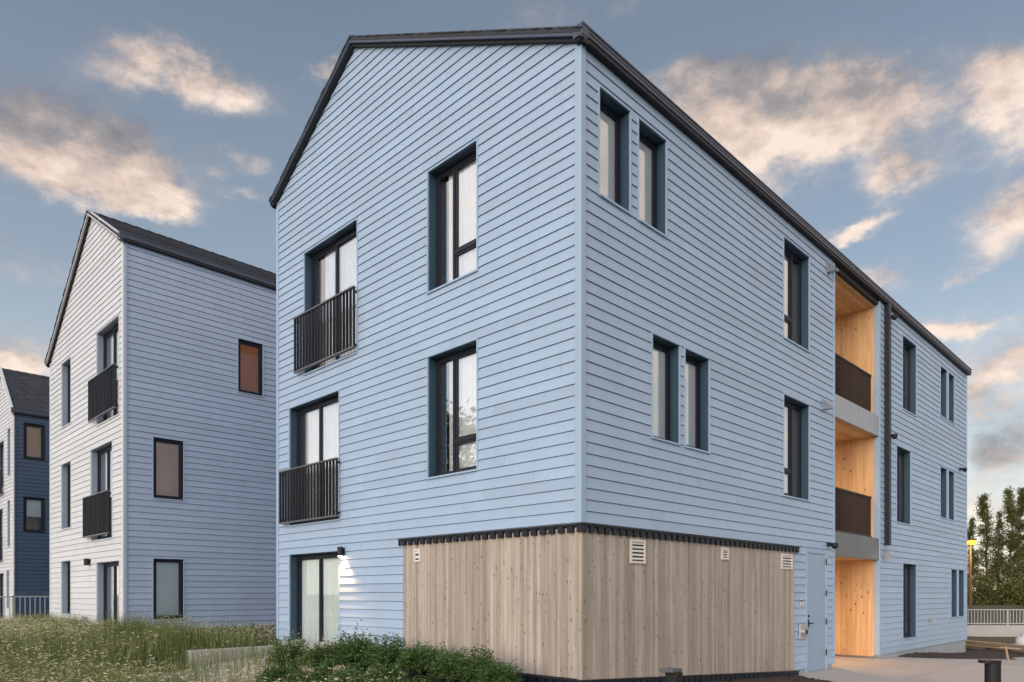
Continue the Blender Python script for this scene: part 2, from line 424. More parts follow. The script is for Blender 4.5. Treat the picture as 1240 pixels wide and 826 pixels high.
def roof_slope(parent, x0, x1, ya, za, yb, zb, course=.14, tab=.33):
    """Shingled slope from the eave line (ya, za) up to the ridge line (yb, zb), between x0 and x1."""
    mb = MB(); Ls = math.hypot(yb - ya, zb - za); n = int(Ls / course); ny, nz = -(zb - za) / Ls, (yb - ya) / Ls
    if nz < 0: ny, nz = -ny, -nz
    pt = lambda s, h, x: (x, ya + (yb - ya) * s + ny * h, za + (zb - za) * s + nz * h)
    for i in range(n):
        s0, s1 = i / n, (i + 1) / n; x = x0 - random.random() * tab; hgt = .014 + random.uniform(-.002, .003)
        while x < x1:
            xa, xb = max(x, x0 - .015 * random.random()), min(x + tab - .006, x1 + .015 * random.random()); x += tab
            if xb - xa < .02: continue
            tt = random.random()
            mb.poly([pt(s0, hgt, xa), pt(s0, hgt, xb), pt(s1, .006, xb), pt(s1, .006, xa)], tt)
            mb.poly([pt(s0, 0, xa), pt(s0, 0, xb), pt(s0, hgt, xb), pt(s0, hgt, xa)], tt * .3)
            for xe in ((xa,) if xa <= x0 + .01 else ()) + ((xb,) if xb >= x1 - .01 else ()):
                mb.poly([pt(s0, 0, xe), pt(s0, hgt, xe), pt(s1, .006, xe), pt(s1, -.004, xe)], 0)
    mb.hexa([pt(0, -.05, x0), pt(0, -.05, x1), pt(1, -.05, x1), pt(1, -.05, x0)], [pt(0, -.002, x0), pt(0, -.002, x1), pt(1, -.002, x1), pt(1, -.002, x0)], 0)
    return mb

def gable_roof(parent, x0, x1, eaveR, ridge, eaveL, up=.135):
    (yr, zr), (yk, zk), (yl, zl) = eaveR, ridge, eaveL
    sr = (zk - zr) / (yk - yr); sl = (zk - zl) / (yl - yk); o = .1
    a = roof_slope(parent, x0, x1, yr - o, zr + up - o * sr, yk, zk + up); b = roof_slope(parent, x0, x1, yl + o, zl + up - o * sl, yk, zk + up)
    r = MB(); r.v = a.v + b.v; k = len(a.v); r.f = a.f + [tuple(i + k for i in f) for f in b.f]; r.t = a.t + b.t
    ro = r.build('roof', 'shingle', parent)
    cp = MB()
    x = x0
    while x < x1 - .05:
        xb = min(x + .31, x1)
        for s, q in ((-1, sr), (1, sl)):
            cp.poly([(x, yk, zk + up + .035), (xb, yk, zk + up + .02), (xb, yk + s * .14, zk + up + .02 - .14 * q), (x, yk + s * .14, zk + up + .035 - .14 * q)])
        x += .3
    cp.build('ridge_cap', 'shingle', ro)
    return ro
def eave_trim(parent, pl, u0, u1, z, out=.12, h=.175, corner=True):
    g = MB(); pl.box(g, u0, u1, .035, out, z + .04, z + h - .03, .5); pl.box(g, u0, u1, .03, out + .012, z + h - .03, z + h - .008, .5)
    e = u0 - .004; zc = z + .012
    pl.box(g, e, e + .135, -.03, out + .006, zc, z + h - .035, .5) if corner else None
    g.build('gutter', 'fascia', parent)
    s = MB(); pl.box(s, u0 + .02, u1 - .02, -.02, out - .014, z - .02, z + .038, .5); s.build('eave_soffit', 'soffit', parent)

def wedge_light(parent, pl, u, z, name='wall_light'):
    b = MB(); pl.box(b, u - .07, u + .07, .016, .03, z - .13, z + .13)
    o = b.build(name, 'panel', parent)
    w = MB(); pr = [pl.P(u - .06, .03, z + .12), pl.P(u - .06, .03, z - .10), pl.P(u - .06, .22, z - .10), pl.P(u - .06, .22, z - .07)]
    w.prism(pr, tuple(np.subtract(pl.P(u + .06, 0, 0), pl.P(u - .06, 0, 0)))); w.build('lamp_shade', 'panel', o); return o
def dome_camera(parent, pl, u, z):
    b = MB(); pl.box(b, u - .05, u + .05, .016, .07, z - .04, z + .05); o = b.build('security_camera', 'black', parent)
    d = MB(); c = pl.P(u, .16, z - .02); d.tube(pl.P(u, .07, z + .01), pl.P(u, .16, z + .01), .025)
    d.lathe(c, [(.02, -.075), (.05, -.06), (.068, -.02), (.07, .03), (.06, .05), (.02, .055)], 14); d.build('camera_dome', 'black', o, True); return o
def corner_trim(parent, xp, yp, z0, z1, mg='trim_paint', ms='trim_paint', w=.085, ov=.03):
    t = MB(); t.box((xp - ov, yp - ov + .002, z0), (xp, yp + w, z1), .5); t.build('corner_trim', mg, parent)
    t = MB(); t.box((xp + .0005, yp - ov, z0 + .002), (xp + w - .02, yp, z1 - .002), .45); t.build('corner_trim', ms, parent)

# ------------------------------------------------------------------ MAIN BUILDING
main = thing('apartment_building', 'tall powder blue apartment building with a timber clad base and balcony recesses', 'building', (0, 0, 0))
gp, sp = Plane('x', 0), Plane('y', 0)
EXT = 19.85; W = 8.27
RL = [(-.02, 8.79), (5.3, 11.58), (W + .02, 9.84)]
gable_poly = [(0, .65), (W, .65), (W, 9.85), (5.3, 11.6), (0, 8.80)]
ghole = [(2.0, 3.18, 3.47, 5.43), (2.0, 3.18, 6.47, 8.43), (5.23, 7.14, 6.0, 8.43), (5.84, 7.74, 3.0, 5.43), (5.84, 7.74, .42, 2.41), (-1, 3.80, -1, 2.53)]
Z0 = 2.54 - 13 * PITCH
siding(gp, gable_poly, ghole, Z0).build('siding', 'main_paint', main)
sholes = [(.36, 1.07, 6.97, 8.42), (1.27, 2.0, 6.97, 8.42), (1.62, 2.37, 3.9, 5.43), (2.52, 3.27, 3.9, 5.43),
          (6.06, 7.26, 6.5, 8.42), (6.06, 7.26, 3.48, 5.42), (8.56, 11.44, -1, 9), (7.08, 8.16, -.1, 2.5), (-1, 6.52, -1, 2.53),
          (13.22, 14.43, 6.45, 8.38), (12.74, 13.92, 3.45, 5.42), (13.25, 14.43, .42, 2.40),
          (16.77, 17.5, 6.9, 8.38), (17.66, 18.34, 6.9, 8.38), (16.77, 17.5, 3.88, 5.38), (17.66, 18.34, 3.88, 5.38),
          (17.96, 18.69, .87, 2.36), (18.83, 19.55, .87, 2.36)]
siding(sp, [(0, .10), (EXT, .10), (EXT, 8.80), (0, 8.80)], sholes, Z0 - 3 * PITCH).build('siding', 'main_paint', main)
siding(Plane('x', EXT, -1), gable_poly, [], Z0).build('siding', 'main_paint', main)
siding(Plane('y', W, -1), [(0, .1), (EXT, .1), (EXT, 9.85), (0, 9.85)], [], Z0).build('siding', 'main_paint', main)
corner_trim(main, 0, 0, 2.535, 8.80)
t = MB(); t.box((-.028, W - .07, .64), (0, W + .02, 9.86), .5); t.build('corner_trim', 'trim_paint', main)
t = MB(); t.box((EXT - .06, -.028, .09), (EXT + .02, 0, 8.8), .5); t.build('corner_trim', 'trim_paint', main)
gable_roof(main, -.135, EXT + .15, (-.02, 8.79), (5.3, 11.58), (W + .02, 9.84))
rake(main, gp, [(-.12, 8.79 - .053), (5.3, 11.58), (W + .10, 9.80)])
rake(main, Plane('x', EXT, -1), [(-.12, 8.79 - .053), (5.3, 11.58), (W + .10, 9.80)])
eave_trim(main, sp, -.13, EXT + .15, 8.79); eave_trim(main, Plane('y', W, -1), -.13, EXT + .15, 9.84, corner=False)

for z0, z1 in ((3.47, 5.43), (6.47, 8.43)): window(main, gp, 2.0, 3.18, z0, z1, 'casement')
for (u0, u1, z0, z1) in ((5.23, 7.14, 6.0, 8.43), (5.84, 7.74, 3.0, 5.43)): window(main, gp, u0, u1, z0, z1, 'slider', 'balcony_door', cover='door')
window(main, gp, 5.84, 7.74, .42, 2.41, 'slider', 'patio_door', cover='full', glass='door_glass')
juliet(main, gp, 5.20, 7.37, 6.07, 7.16, 20); juliet(main, gp, 5.78, 7.99, 3.06, 4.13, 20)
for h in sholes[0:4]: window(main, sp, *h, 'single', cover='liner', glass='side_glass')
for h in sholes[4:6]: window(main, sp, *h, 'casement', cover='curtain')
for h in sholes[9:12]: window(main, sp, *h, 'casement', cover='narrow')
for h in sholes[12:]: window(main, sp, *h, 'single', cover='dark')

# timber clad base: boards along the gable and the side, the side boards stepping down with the grade
def boards(pl, u0, u1, zf, z1, n, w=.074, jit=.007):
    mb = MB(); u = u0
    while u < u1 - .01:
        ww = min(w * random.choice((1, 1, 1, .72)), u1 - u); e = random.uniform(0, jit); t = min(1, max(0, random.gauss(.5, .28)))
        mb.hexa([pl.P(u + .002, n - .02, zf(u)), pl.P(u + ww - .002, n - .02, zf(u + ww)), pl.P(u + ww - .0012, n + e, zf(u + ww)), pl.P(u + .0012, n + e, zf(u))],
                [pl.P(u + .0012, n - .02, z1), pl.P(u + ww - .0012, n - .02, z1), pl.P(u + ww - .0012, n + e, z1), pl.P(u + .0012, n + e, z1)], t)
        u += ww
    return mb
zside = lambda x: .47 - max(0, x) * .0575
zgab = lambda y: .485
clad = boards(gp, .0, 3.80, zgab, 2.47, .03).build('timber_cladding', 'grey_wood', main)
clad2 = boards(sp, .0, 6.50, zside, 2.47, .03).build('timber_cladding', 'grey_wood', main)
t = MB(); t.box((-.034, -.034, .478), (.03, .03, 2.475), .75); t.build('corner_board', 'grey_wood', clad2)
bk = MB(); bk.box((0.012, 0.012, .0), (.02, 3.80, 2.5)); bk.box((.02, .012, .0), (6.5, .02, 2.5)); bk.build('backing', 'soffit', clad2)
bk = MB(); bk.box((-.02, 3.802, .3), (.0, 3.83, 2.5)); bk.build('edge_flashing', 'rail_edge', clad)
bk = MB(); bk.box((6.502, -.02, .1), (6.52, .0, 2.5)); bk.build('edge_flashing', 'rail_edge', clad2)
def furring(pl, u0, u1, ztop, zbot, par, pitch, w, bottom=False):
    k = MB(); u = u0; hi = []; lo = []
    while u < u1:
        ub = min(u + w, u1); hi += [(u, ztop(u)), (ub, ztop(ub))]; top = lambda x: ztop(x) - .016
        lo += [(u, top(u)), (u, zbot(u)), (ub, zbot(ub)), (ub, top(ub))]; u += pitch
    k.prism([pl.P(a, .036, z) for a, z in lo[1:-1] + hi[::-1]], tuple(np.subtract(pl.P(0, .075, 0), pl.P(0, .036, 0))), .2)
    o = k.build('furring_strip', 'black', par)
    k = MB(); seg = 24
    for i in range(seg):
        a, b = u0 + (u1 - u0) * i / seg, u0 + (u1 - u0) * (i + 1) / seg
        k.hexa([pl.P(a, .03, ztop(a)), pl.P(b, .03, ztop(b)), pl.P(b, .09, ztop(b)), pl.P(a, .09, ztop(a))],
               [pl.P(a, .03, ztop(a) + .018), pl.P(b, .03, ztop(b) + .018), pl.P(b, .09, ztop(b) + .018), pl.P(a, .09, ztop(a) + .018)], .3)
        if bottom:
            k.hexa([pl.P(a, .02, zbot(a) - .014), pl.P(b, .02, zbot(b) - .014), pl.P(b, .10, zbot(b) - .014), pl.P(a, .10, zbot(a) - .014)],
                   [pl.P(a, .02, zbot(a)), pl.P(b, .02, zbot(b)), pl.P(b, .10, zbot(b)), pl.P(a, .10, zbot(a))], .3)
            k.hexa([pl.P(a, .02, zbot(a)), pl.P(b, .02, zbot(b)), pl.P(b, .034, zbot(b)), pl.P(a, .034, zbot(a))],
                   [pl.P(a, .02, ztop(a)), pl.P(b, .02, ztop(b)), pl.P(b, .034, ztop(b)), pl.P(a, .034, ztop(a))], .1)
    k.build('flashing', 'soffit', o)
furring(gp, -.08, 3.9, lambda u: 2.50, lambda u: 2.405, clad, .165, .098)
furring(sp, -.06, 6.66, lambda u: 2.50, lambda u: 2.405, clad2, .165, .098)
furring(gp, -.08, 3.9, lambda u: .46, lambda u: .355, clad, .165, .13, True)
furring(sp, -.06, 6.62, lambda u: zside(u) - .012, lambda u: zside(u) - .125, clad2, .165, .13, True)
def vent(pl, u0, u1, z0, z1, par, n):
    k = MB(); a = .035; nf = .036
    pl.box(k, u0, u1, nf, nf + .022, z1 - a, z1); pl.box(k, u0, u1, nf, nf + .022, z0, z0 + a); pl.box(k, u0, u0 + a, nf, nf + .022, z0 + a, z1 - a); pl.box(k, u1 - a, u1, nf, nf + .022, z0 + a, z1 - a)
    hh = (z1 - z0 - 2 * a) / n
    for i in range(n):
        zc = z0 + a + hh * i
        k.prism([pl.P(u0 + a, nf + .002, zc + hh * .95), pl.P(u0 + a, nf + .018, zc + hh * .42), pl.P(u0 + a, nf + .018, zc + hh * .34), pl.P(u0 + a, nf + .002, zc + hh * .85)], tuple(np.subtract(pl.P(u1 - a, 0, 0), pl.P(u0 + a, 0, 0))))
    o = k.build('wall_vent', 'vent', par); k = MB(); pl.box(k, u0 + .01, u1 - .01, nf - .002, nf + .001, z0 + .01, z1 - .01); k.build('vent_back', 'vent_dark', o)
vent(sp, 1.03, 1.40, 2.03, 2.37, main, 5); vent(sp, 3.62, 3.86, 2.17, 2.37, main, 3); vent(sp, 5.90, 6.38, 2.07, 2.36, main, 4); vent(gp, 3.33, 3.50, 2.12, 2.34, main, 2)

# service door, small fittings
f = MB()
sp.box(f, 7.08, 7.15, -.06, .03, -.02, 2.5); sp.box(f, 8.09, 8.16, -.06, .03, -.02, 2.5); sp.box(f, 7.15, 8.09, -.06, .03, 2.43, 2.5)
dr = f.build('service_door_frame', 'trim_paint', main)
f = MB(); sp.box(f, 7.155, 8.085, -.03, .012, .02, 2.425); dl = f.build('service_door', 'door', dr)
f = MB(); sp.box(f, 7.19, 7.25, .012, .02, .92, 1.08); f.tube(sp.P(7.22, .02, 1.0), sp.P(7.22, .06, 1.0), .014); f.tube(sp.P(7.20, .06, 1.0), sp.P(7.36, .06, 1.0), .012)
f.tube(sp.P(7.22, .012, 1.15), sp.P(7.22, .035, 1.15), .024); f.build('door_handle', 'black', dr)
for z in (.3, .95, 1.55, 2.2):
    f = MB(); sp.box(f, 8.075, 8.10, .03, .045, z, z + .13); f.build('hinge', 'black', dr)
f = MB(); sp.box(f, 6.80, 6.92, .017, .022, 1.38, 1.50); s_ = f.build('door_sign', 'vent', main)
f = MB(); sp.box(f, 6.82, 6.90, .022, .024, 1.44, 1.48); f.build('sign_face', 'black', s_)
f = MB(); sp.box(f, 6.74, 7.02, .017, .05, .70, 1.0); jb = f.build('utility_box', 'steel', main, bevel=.008)
f = MB(); f.tube(sp.P(6.90, .05, .84), sp.P(6.90, .11, .84), .075, n=18); f.build('box_dial', 'steel', jb)
f = MB(); f.tube(sp.P(6.90, .11, .84), sp.P(6.90, .118, .84), .05, n=18); f.build('dial_face', 'black', jb)
wedge_light(main, sp, 8.22, 8.50); wedge_light(main, sp, 7.95, 5.55); wedge_light(main, sp, 11.72, 2.58)
dome_camera(main, sp, 8.22, 2.64); dome_camera(main, sp, 12.1, 8.52); dome_camera(main, sp, 12.1, 5.55); dome_camera(main, sp, 18.95, 5.56)
f = MB(); sp.box(f, 15.6, 15.74, .017, .026, .78, .92); sg = f.build('hose_spigot', 'steel', main)
f = MB(); f.tube(sp.P(15.67, .026, .86), sp.P(15.67, .13, .86), .018); f.tube(sp.P(15.67, .12, .86), sp.P(15.67, .15, .78), .016); f.tube(sp.P(15.60, .08, .91), sp.P(15.74, .08, .91), .012); f.build('spigot_valve', 'steel', sg)
# gable wall lamp beside the patio door
f = MB(); gp.box(f, 5.64, 5.72, .016, .04, 2.33, 2.45); sc = f.build('wall_lamp', 'black', main)
f = MB(); f.tube(gp.P(5.68, .09, 2.30), gp.P(5.68, .09, 2.47), .055, n=16); f.build('lamp_shade', 'black', sc, False)
f = MB(); f.tube(gp.P(5.68, .09, 2.292), gp.P(5.68, .09, 2.298), .042, n=16); f.build('lamp_lens', 'sconce_glow', sc)
# foundation
for a_, b_ in (((11.5, .012, -.7), (EXT - .02, .3, .098)), ((.01, 3.9, -.3), (.3, W - .02, .648)), ((6.6, .012, -.5), (8.5, .3, .098))):
    f = MB(); f.box(a_, b_); f.build('foundation', 'foundation', main)

# balcony recess
rx0, rx1, rd = 8.56, 11.44, 4.2
rec = boards(Plane('x', rx1 - .02), .10, rd, lambda u: .06, 8.62, 0, .14, .002).build('recess_wall', 'warm_wood', main)
f = boards(Plane('x', rx0 + .02, -1), .10, rd, lambda u: .06, 8.62, 0, .14, .002); f.build('recess_wall', 'warm_wood', main)
f = boards(Plane('y', rd), rx0, rx1, lambda u: .06, 8.62, 0, .14, .002); f.build('recess_wall', 'warm_wood', main)
f = MB(); f.box((rx1 - .03, .102, .0), (rx1 - .005, rd, .058)); f.box((rx0 + .005, .102, 0), (rx0 + .03, rd, .058)); f.box((rx0 + .03, rd - .03, 0), (rx1 - .03, rd, .058)); f.build('skirting', 'panel', main)
for x, s in ((rx0, 1), (rx1, -1)):
    f = MB(); f.box((x - .05 * s, -.028, .09), (x + .03 * s, .10, 8.72), .5); f.build('recess_edge', 'trim_paint', main)
def ceiling(z0, z1, name):
    f = MB(); y = .09
    while y < rd:
        f.box((rx0 + .02, y + .002, z0), (rx1 - .02, min(y + .12, rd), z1)); y += .12
    return f.build(name, 'warm_wood', main)
ceiling(8.62, 8.66, 'recess_ceiling')
f = MB(); f.box((rx0 + .03, .0, 8.66), (rx1 - .03, .1, 8.80)); f.build('recess_header', 'soffit', main)
for zb, zt in ((5.44, 5.93), (2.42, 2.95)):
    f = MB(); f.box((rx0 + .02, .10, zb + .05), (rx1 - .02, rd, zt - .005)); sl = f.build('balcony_slab', 'concrete', main)
    f = MB(); mid = rx0 + (rx1 - rx0) * .5
    f.box((rx0 + .035, -.012, zb), (mid - .005, .095, zt)); f.box((mid + .005, -.012, zb), (rx1 - .035, .095, zt)); f.build('slab_panel', 'panel' if zb > 4 else 'dull_reflection_panel', sl)
    f = MB(); y = .10
    while y < rd: f.box((rx0 + .03, y + .002, zb + .01), (rx1 - .03, min(y + .12, rd), zb + .048)); y += .12
    f.build('slab_soffit', 'warm_wood', sl)
    pr = Plane('y', .20); f = MB()
    for i in range(27):
        u = rx0 + .10 + (rx1 - rx0 - .2) * i / 26; pr.box(f, u - .006, u + .006, .0, .05, zt + .07, zt + 1.0)
    for u in (rx0 + .07, 10.0, rx1 - .07): pr.box(f, u - .02, u + .02, .005, .045, zt, zt + .07)
    r = f.build('balcony_railing', 'recess_fin', main)
    f = MB(); pr.box(f, rx0 + .05, rx1 - .05, -.004, .056, zt + 1.0, zt + 1.03); f.build('top_rail', 'recess_fin', r)
    f = MB(); pr.box(f, rx0 + .05, rx1 - .05, -.004, .056, zt + .045, zt + .07); f.build('bottom_rail', 'recess_fin', r)
    for u in (9.0, 9.7, 10.6):
        f = MB(); pr.box(f, u - .03, u + .03, .06, .09, zt + .005, zt + .05); f.build('bracket', 'black', r)
def lamp(name, typ, loc, energy, col, size=.1, spot=None, rot=(0, 0, 0)):
    l = bpy.data.lights.new(name, typ); l.energy = energy; l.color = col
    if typ == 'SPOT': l.spot_size = spot; l.spot_blend = .9; l.shadow_soft_size = size
    elif typ == 'POINT': l.shadow_soft_size = size
    elif typ == 'AREA': l.size = size
    o = bpy.data.objects.new(name, l); COL.objects.link(o); o.location = loc; o.rotation_euler = rot; return o
WARM = (1, .57, .24)
for zc, e in ((8.62, 22), (5.45, 40), (2.43, 48)):
    for x, y in ((9.5, .9), (9.5, 2.6)):
        f = MB(); f.tube((x, y, zc - .012), (x, y, zc), .09, n=18); d = f.build('ceiling_light', 'panel', main)
        f = MB(); f.tube((x, y, zc - .016), (x, y, zc - .0125), .07, n=18); f.build('lamp_lens', 'lamp', d)
        lamp('recess_light', 'SPOT', (x, y, zc - .03), e, WARM, .06, R(160))
# rain pipe
f = MB(); f.box((11.79, -.13, 2.80), (11.95, -.03, 8.78)); dp = f.build('downpipe', 'black', main)
for z in (3.6, 5.2, 6.8, 8.3):
    f = MB(); f.box((11.775, -.134, z), (11.965, -.02, z + .04)); f.build('pipe_bracket', 'fin', dp)
lamp('sconce_light', 'SPOT', (-.10, 5.66, 2.27), 34, (1, .50, .20), .03, R(110))

# ------------------------------------------------------------------ SECOND BUILDING
X2, Y2 = -1.60, 12.91
b2 = thing('apartment_building', 'pale lilac gabled apartment building with dark slatted balconies beyond the concrete planter wall', 'building', (X2, Y2, .4))
g2, s2 = Plane('x', X2), Plane('y', Y2); E2 = 14.0; YL = 19.8
poly2 = [(Y2, .68), (YL, .68), (YL, 8.70), (15.45, 11.66), (Y2, 10.15)]
d3, d2, d1 = (13.22, 15.04, 6.0, 8.43), (13.74, 15.56, 3.0, 5.44), (13.20, 15.03, .45, 2.42)
wn = [(17.48, 18.48, 6.5, 8.40), (17.48, 18.50, 3.5, 5.42), (17.50, 18.50, 1.0, 2.56)]
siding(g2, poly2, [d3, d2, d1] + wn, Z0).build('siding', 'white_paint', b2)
sh2 = [(1.22, 1.93, 7.05, 8.50), (-.94, -.20, 3.98, 5.50), (-.94, -.20, .96, 2.48)]
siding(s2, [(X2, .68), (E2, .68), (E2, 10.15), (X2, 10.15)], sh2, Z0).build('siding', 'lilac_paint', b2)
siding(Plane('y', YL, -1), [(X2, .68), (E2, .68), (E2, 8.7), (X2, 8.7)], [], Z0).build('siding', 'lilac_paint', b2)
siding(Plane('x', E2, -1), poly2, [], Z0).build('siding', 'white_paint', b2)
corner_trim(b2, X2, Y2, .67, 10.15, 'white_paint', 'lilac_paint')
t = MB(); t.box((X2 - .028, YL - .07, .67), (X2, YL + .02, 8.70), .5); t.build('corner_trim', 'white_paint', b2)
gable_roof(b2, X2 - .14, E2 + .1, (Y2, 10.13), (15.45, 11.64), (YL + .02, 8.68))
def rake2(parent, pl, line, mface):
    rake(parent, pl, line)
    for o in [c for c in parent.children if c.name.startswith('rake_board')]: o.data.materials[0] = M[mface]
rake(b2, g2, [(Y2 - .10, 10.07), (15.45, 11.64), (YL + .1, 8.62)])
for o in b2.children:
    if o.name.startswith('rake_board'): o.data.materials[0] = M['white_paint']
eave_trim(b2, s2, X2 - .13, E2 + .1, 10.13); eave_trim(b2, Plane('y', YL, -1), X2 - .13, E2 + .1, 8.66, corner=False)
for h in (d3, d2): window(b2, g2, *h, 'slider', 'balcony_door', cover='curtain', lining='reveal_pale', edge='white_paint')
window(b2, g2, *d1, 'slider', 'patio_door', cover='curtain', lining='reveal_pale', edge='white_paint')
for h in wn: window(b2, g2, *h, 'single', cover='narrow', lining='reveal_pale', edge='white_paint')
for h, c in zip(sh2, ('shade_brown', 'shade_tan', 'shade_pale')): window(b2, s2, *h, 'single', reveal=.03, cover=c, lining='black', edge='lilac_paint', glass='dark_glass')
juliet(b2, g2, 13.25, 15.42, 6.16, 7.22, 20); juliet(b2, g2, 13.80, 15.91, 3.12, 4.18, 20)
f = MB(); g2.box(f, 15.58, 15.68, .016, .04, 2.38, 2.52); o = f.build('wall_lamp', 'black', b2)
f = MB(); f.tube(g2.P(15.63, .10, 2.36), g2.P(15.63, .10, 2.54), .065, n=14); f.build('lamp_shade', 'black', o)
f = MB(); g2.box(f, 15.85, 15.97, .016, .03, .86, .98); o = f.build('hose_spigot', 'steel', b2); f = MB(); f.tube(g2.P(15.91, .03, .92), g2.P(15.87, .16, 1.0), .02); f.tube(g2.P(15.91, .10, .95), g2.P(15.95, .14, .84), .018); f.build('spigot_valve', 'steel', o)
f = MB(); f.box((X2 + .02, Y2 + .02, -.2), (E2 - .02, YL - .02, .676)); f.build('foundation', 'foundation', b2)

# ------------------------------------------------------------------ THIRD BUILDING
X3, Y3 = -1.05, 27.9
b3 = thing('apartment_building', 'far gabled apartment building with navy side wall and white front behind pale railing', 'building', (X3, Y3, .4))
g3, s3 = Plane('x', X3), Plane('y', Y3); E3 = 12.0; YL3 = 35.0
poly3 = [(Y3, .5), (YL3, .5), (YL3, 7.6), (30.15, 10.85), (Y3, 8.75)]
h3 = [(28.50, 29.05, 6.35, 8.25), (28.55, 29.05, 3.5, 5.36), (28.75, 29.2, 1.0, 2.55), (29.72, 31.4, 6.0, 7.95), (29.93, 31.6, 3.0, 5.15), (29.75, 31.4, .5, 2.46)]
siding(g3, poly3, h3, Z0).build('siding', 'white_paint', b3)
sh3 = [(-.72, -.04, 7.0, 8.40), (-.73, -.04, 4.08, 5.45)]
siding(s3, [(X3, .5), (E3, .5), (E3, 8.75), (X3, 8.75)], sh3, Z0).build('siding', 'navy_paint', b3)
siding(Plane('y', YL3, -1), [(X3, .5), (E3, .5), (E3, 7.6), (X3, 7.6)], [], Z0).build('siding', 'navy_paint', b3)
corner_trim(b3, X3, Y3, .5, 8.74, 'white_paint', 'navy_paint')
gable_roof(b3, X3 - .12, E3, (Y3, 8.73), (30.15, 10.83), (YL3, 7.58), .15)
rake(b3, g3, [(Y3 - .1, 8.64), (30.15, 10.83), (YL3 + .1, 7.52)], .22)
for o in b3.children:
    if o.name.startswith('rake_board'): o.data.materials[0] = M['white_paint']
eave_trim(b3, s3, X3 - .12, E3, 8.73, h=.2)
for h in h3[:3]: window(b3, g3, *h, 'single', cover='dark', lining='reveal_pale', edge='white_paint')
for h in h3[3:5]: window(b3, g3, *h, 'slider', 'balcony_door', cover='dark', lining='reveal_pale', edge='white_paint')
window(b3, g3, *h3[5], 'slider', 'patio_door', cover='dark', lining='reveal_pale', edge='white_paint')
window(b3, s3, *sh3[0], 'single', reveal=.03, cover='shade_tan', lining='black', edge='black', glass='dark_glass')
window(b3, s3, *sh3[1], 'single', reveal=.03, cover='shade_half', lining='black', edge='black', glass='dark_glass')
juliet(b3, g3, 29.74, 31.7, 5.72, 6.75, 20); juliet(b3, g3, 29.95, 31.9, 2.96, 3.98, 20)
f = MB(); f.box((X3 + .02, Y3 + .02, -.2), (E3 - .02, YL3 - .02, .495)); f.build('foundation', 'foundation', b3)

# ------------------------------------------------------------------ GROUND
def sm(a, b, x): t = np.clip((x - a) / (b - a), 0, 1); return t * t * (3 - 2 * t)
def gz(x, y):
    x = np.asarray(x, float); y = np.asarray(y, float)
    a = .45 * sm(6, 11.5, y) * (1 - sm(-2.5, -1.9, x)) + .45 * (y > 8.28) * sm(-2.5, -1.9, x)
    b = .32 * (1 - np.clip(x / 6.4, 0, 1)) * sm(-3.6, -.4, x) * sm(-3.0, -.5, y) * (y <= 8.28)
    c = -.42 * sm(11, 21, x) * (1 - sm(2, 6, y))
    return np.maximum(a, b) + c - .02
def axis(fine, lo, hi, step, far):
    a = list(np.arange(lo, hi, step)); k = step
    x = hi
    while x < far: a.append(x); k *= 1.35; x += k
    x = lo; k = step; pre = []
    while x > -far: k *= 1.35; x -= k; pre.append(x)
    return np.array(pre[::-1] + a)
def grid_sheet(name, xs, ys, m, dz=0, keep=None, rough=0):
    X, Y = np.meshgrid(xs, ys, indexing='ij'); Z = gz(X, Y) + dz
    if rough: Z = Z + rough * RNG.standard_normal(Z.shape)
    V = np.stack([X, Y, Z], -1).reshape(-1, 3); nx, ny = len(xs), len(ys)
    I = np.arange(nx * ny).reshape(nx, ny)
    F = np.stack([I[:-1, :-1], I[1:, :-1], I[1:, 1:], I[:-1, 1:]], -1).reshape(-1, 4)
    if keep is not None:
        c = V[F].mean(1); F = F[keep(c[:, 0], c[:, 1])]
    o = mesh_np(name, V, F, np.full(len(F), .5), m); o.data.polygons.foreach_set('use_smooth', [True] * len(F)); return o
xs = axis(0, -13, 26, .25, 900); ys = axis(0, -8, 30, .25, 900)
kind(grid_sheet('ground', xs, ys, 'ground'), 'structure')
pk = lambda x, y: (y < 4.1) & (y > -14) & (x > 4.6) & (x < 60) & (((x > 6.62 + .9 * np.clip(y, -9, 0)) & (y < 0)) | ((x > rx0) & (x < rx1) & (y >= -.01)))
kind(grid_sheet('path', np.arange(4.5, 60, .1 if False else .2), np.arange(-14, 4.3, .2), 'path', .03, pk), 'structure')
# mounds of soil left against the far end of the building
def mound(name, pts, m, h, label_kind):
    n = 64; px = np.linspace(pts[0], pts[1], n); py = np.linspace(pts[2], pts[3], 40)
    X, Y = np.meshgrid(px, py, indexing='ij')
    u = (X - pts[0]) / (pts[1] - pts[0]); v = (Y - pts[2]) / (pts[3] - pts[2])
    wob = .08 * np.sin(9 * u + 1) + .05 * np.sin(23 * u)
    edge = np.minimum(sm(0, .18, u) , 1 - sm(.92, 1, u)) * sm(.0 + .22 + wob + .25 * (1 - u) ** 2, .5 + .2 * (1 - u) + wob, v)
    nz = sum(a * np.sin(X * f + p) * np.cos(Y * g + q) for a, f, g, p, q in ((.35, 4, 6, 0, 1), (.25, 11, 9, 2, 0), (.2, 21, 17, 1, 2), (.15, 40, 37, 0, 0)))
    Z = gz(X, Y) - .03 + edge * (.07 + h * (.7 + .5 * nz)) + .012 * edge * RNG.standard_normal(X.shape)
    V = np.stack([X, Y, Z], -1).reshape(-1, 3); I = np.arange(V.shape[0]).reshape(X.shape)
    F = np.stack([I[:-1, :-1], I[1:, :-1], I[1:, 1:], I[:-1, 1:]], -1).reshape(-1, 4)
    o = mesh_np(name, V, F, RNG.random(len(F)), m); return kind(o, label_kind)
mound('soil', (11.9, 23.5, -2.6, .0), 'soil', .10, 'structure')
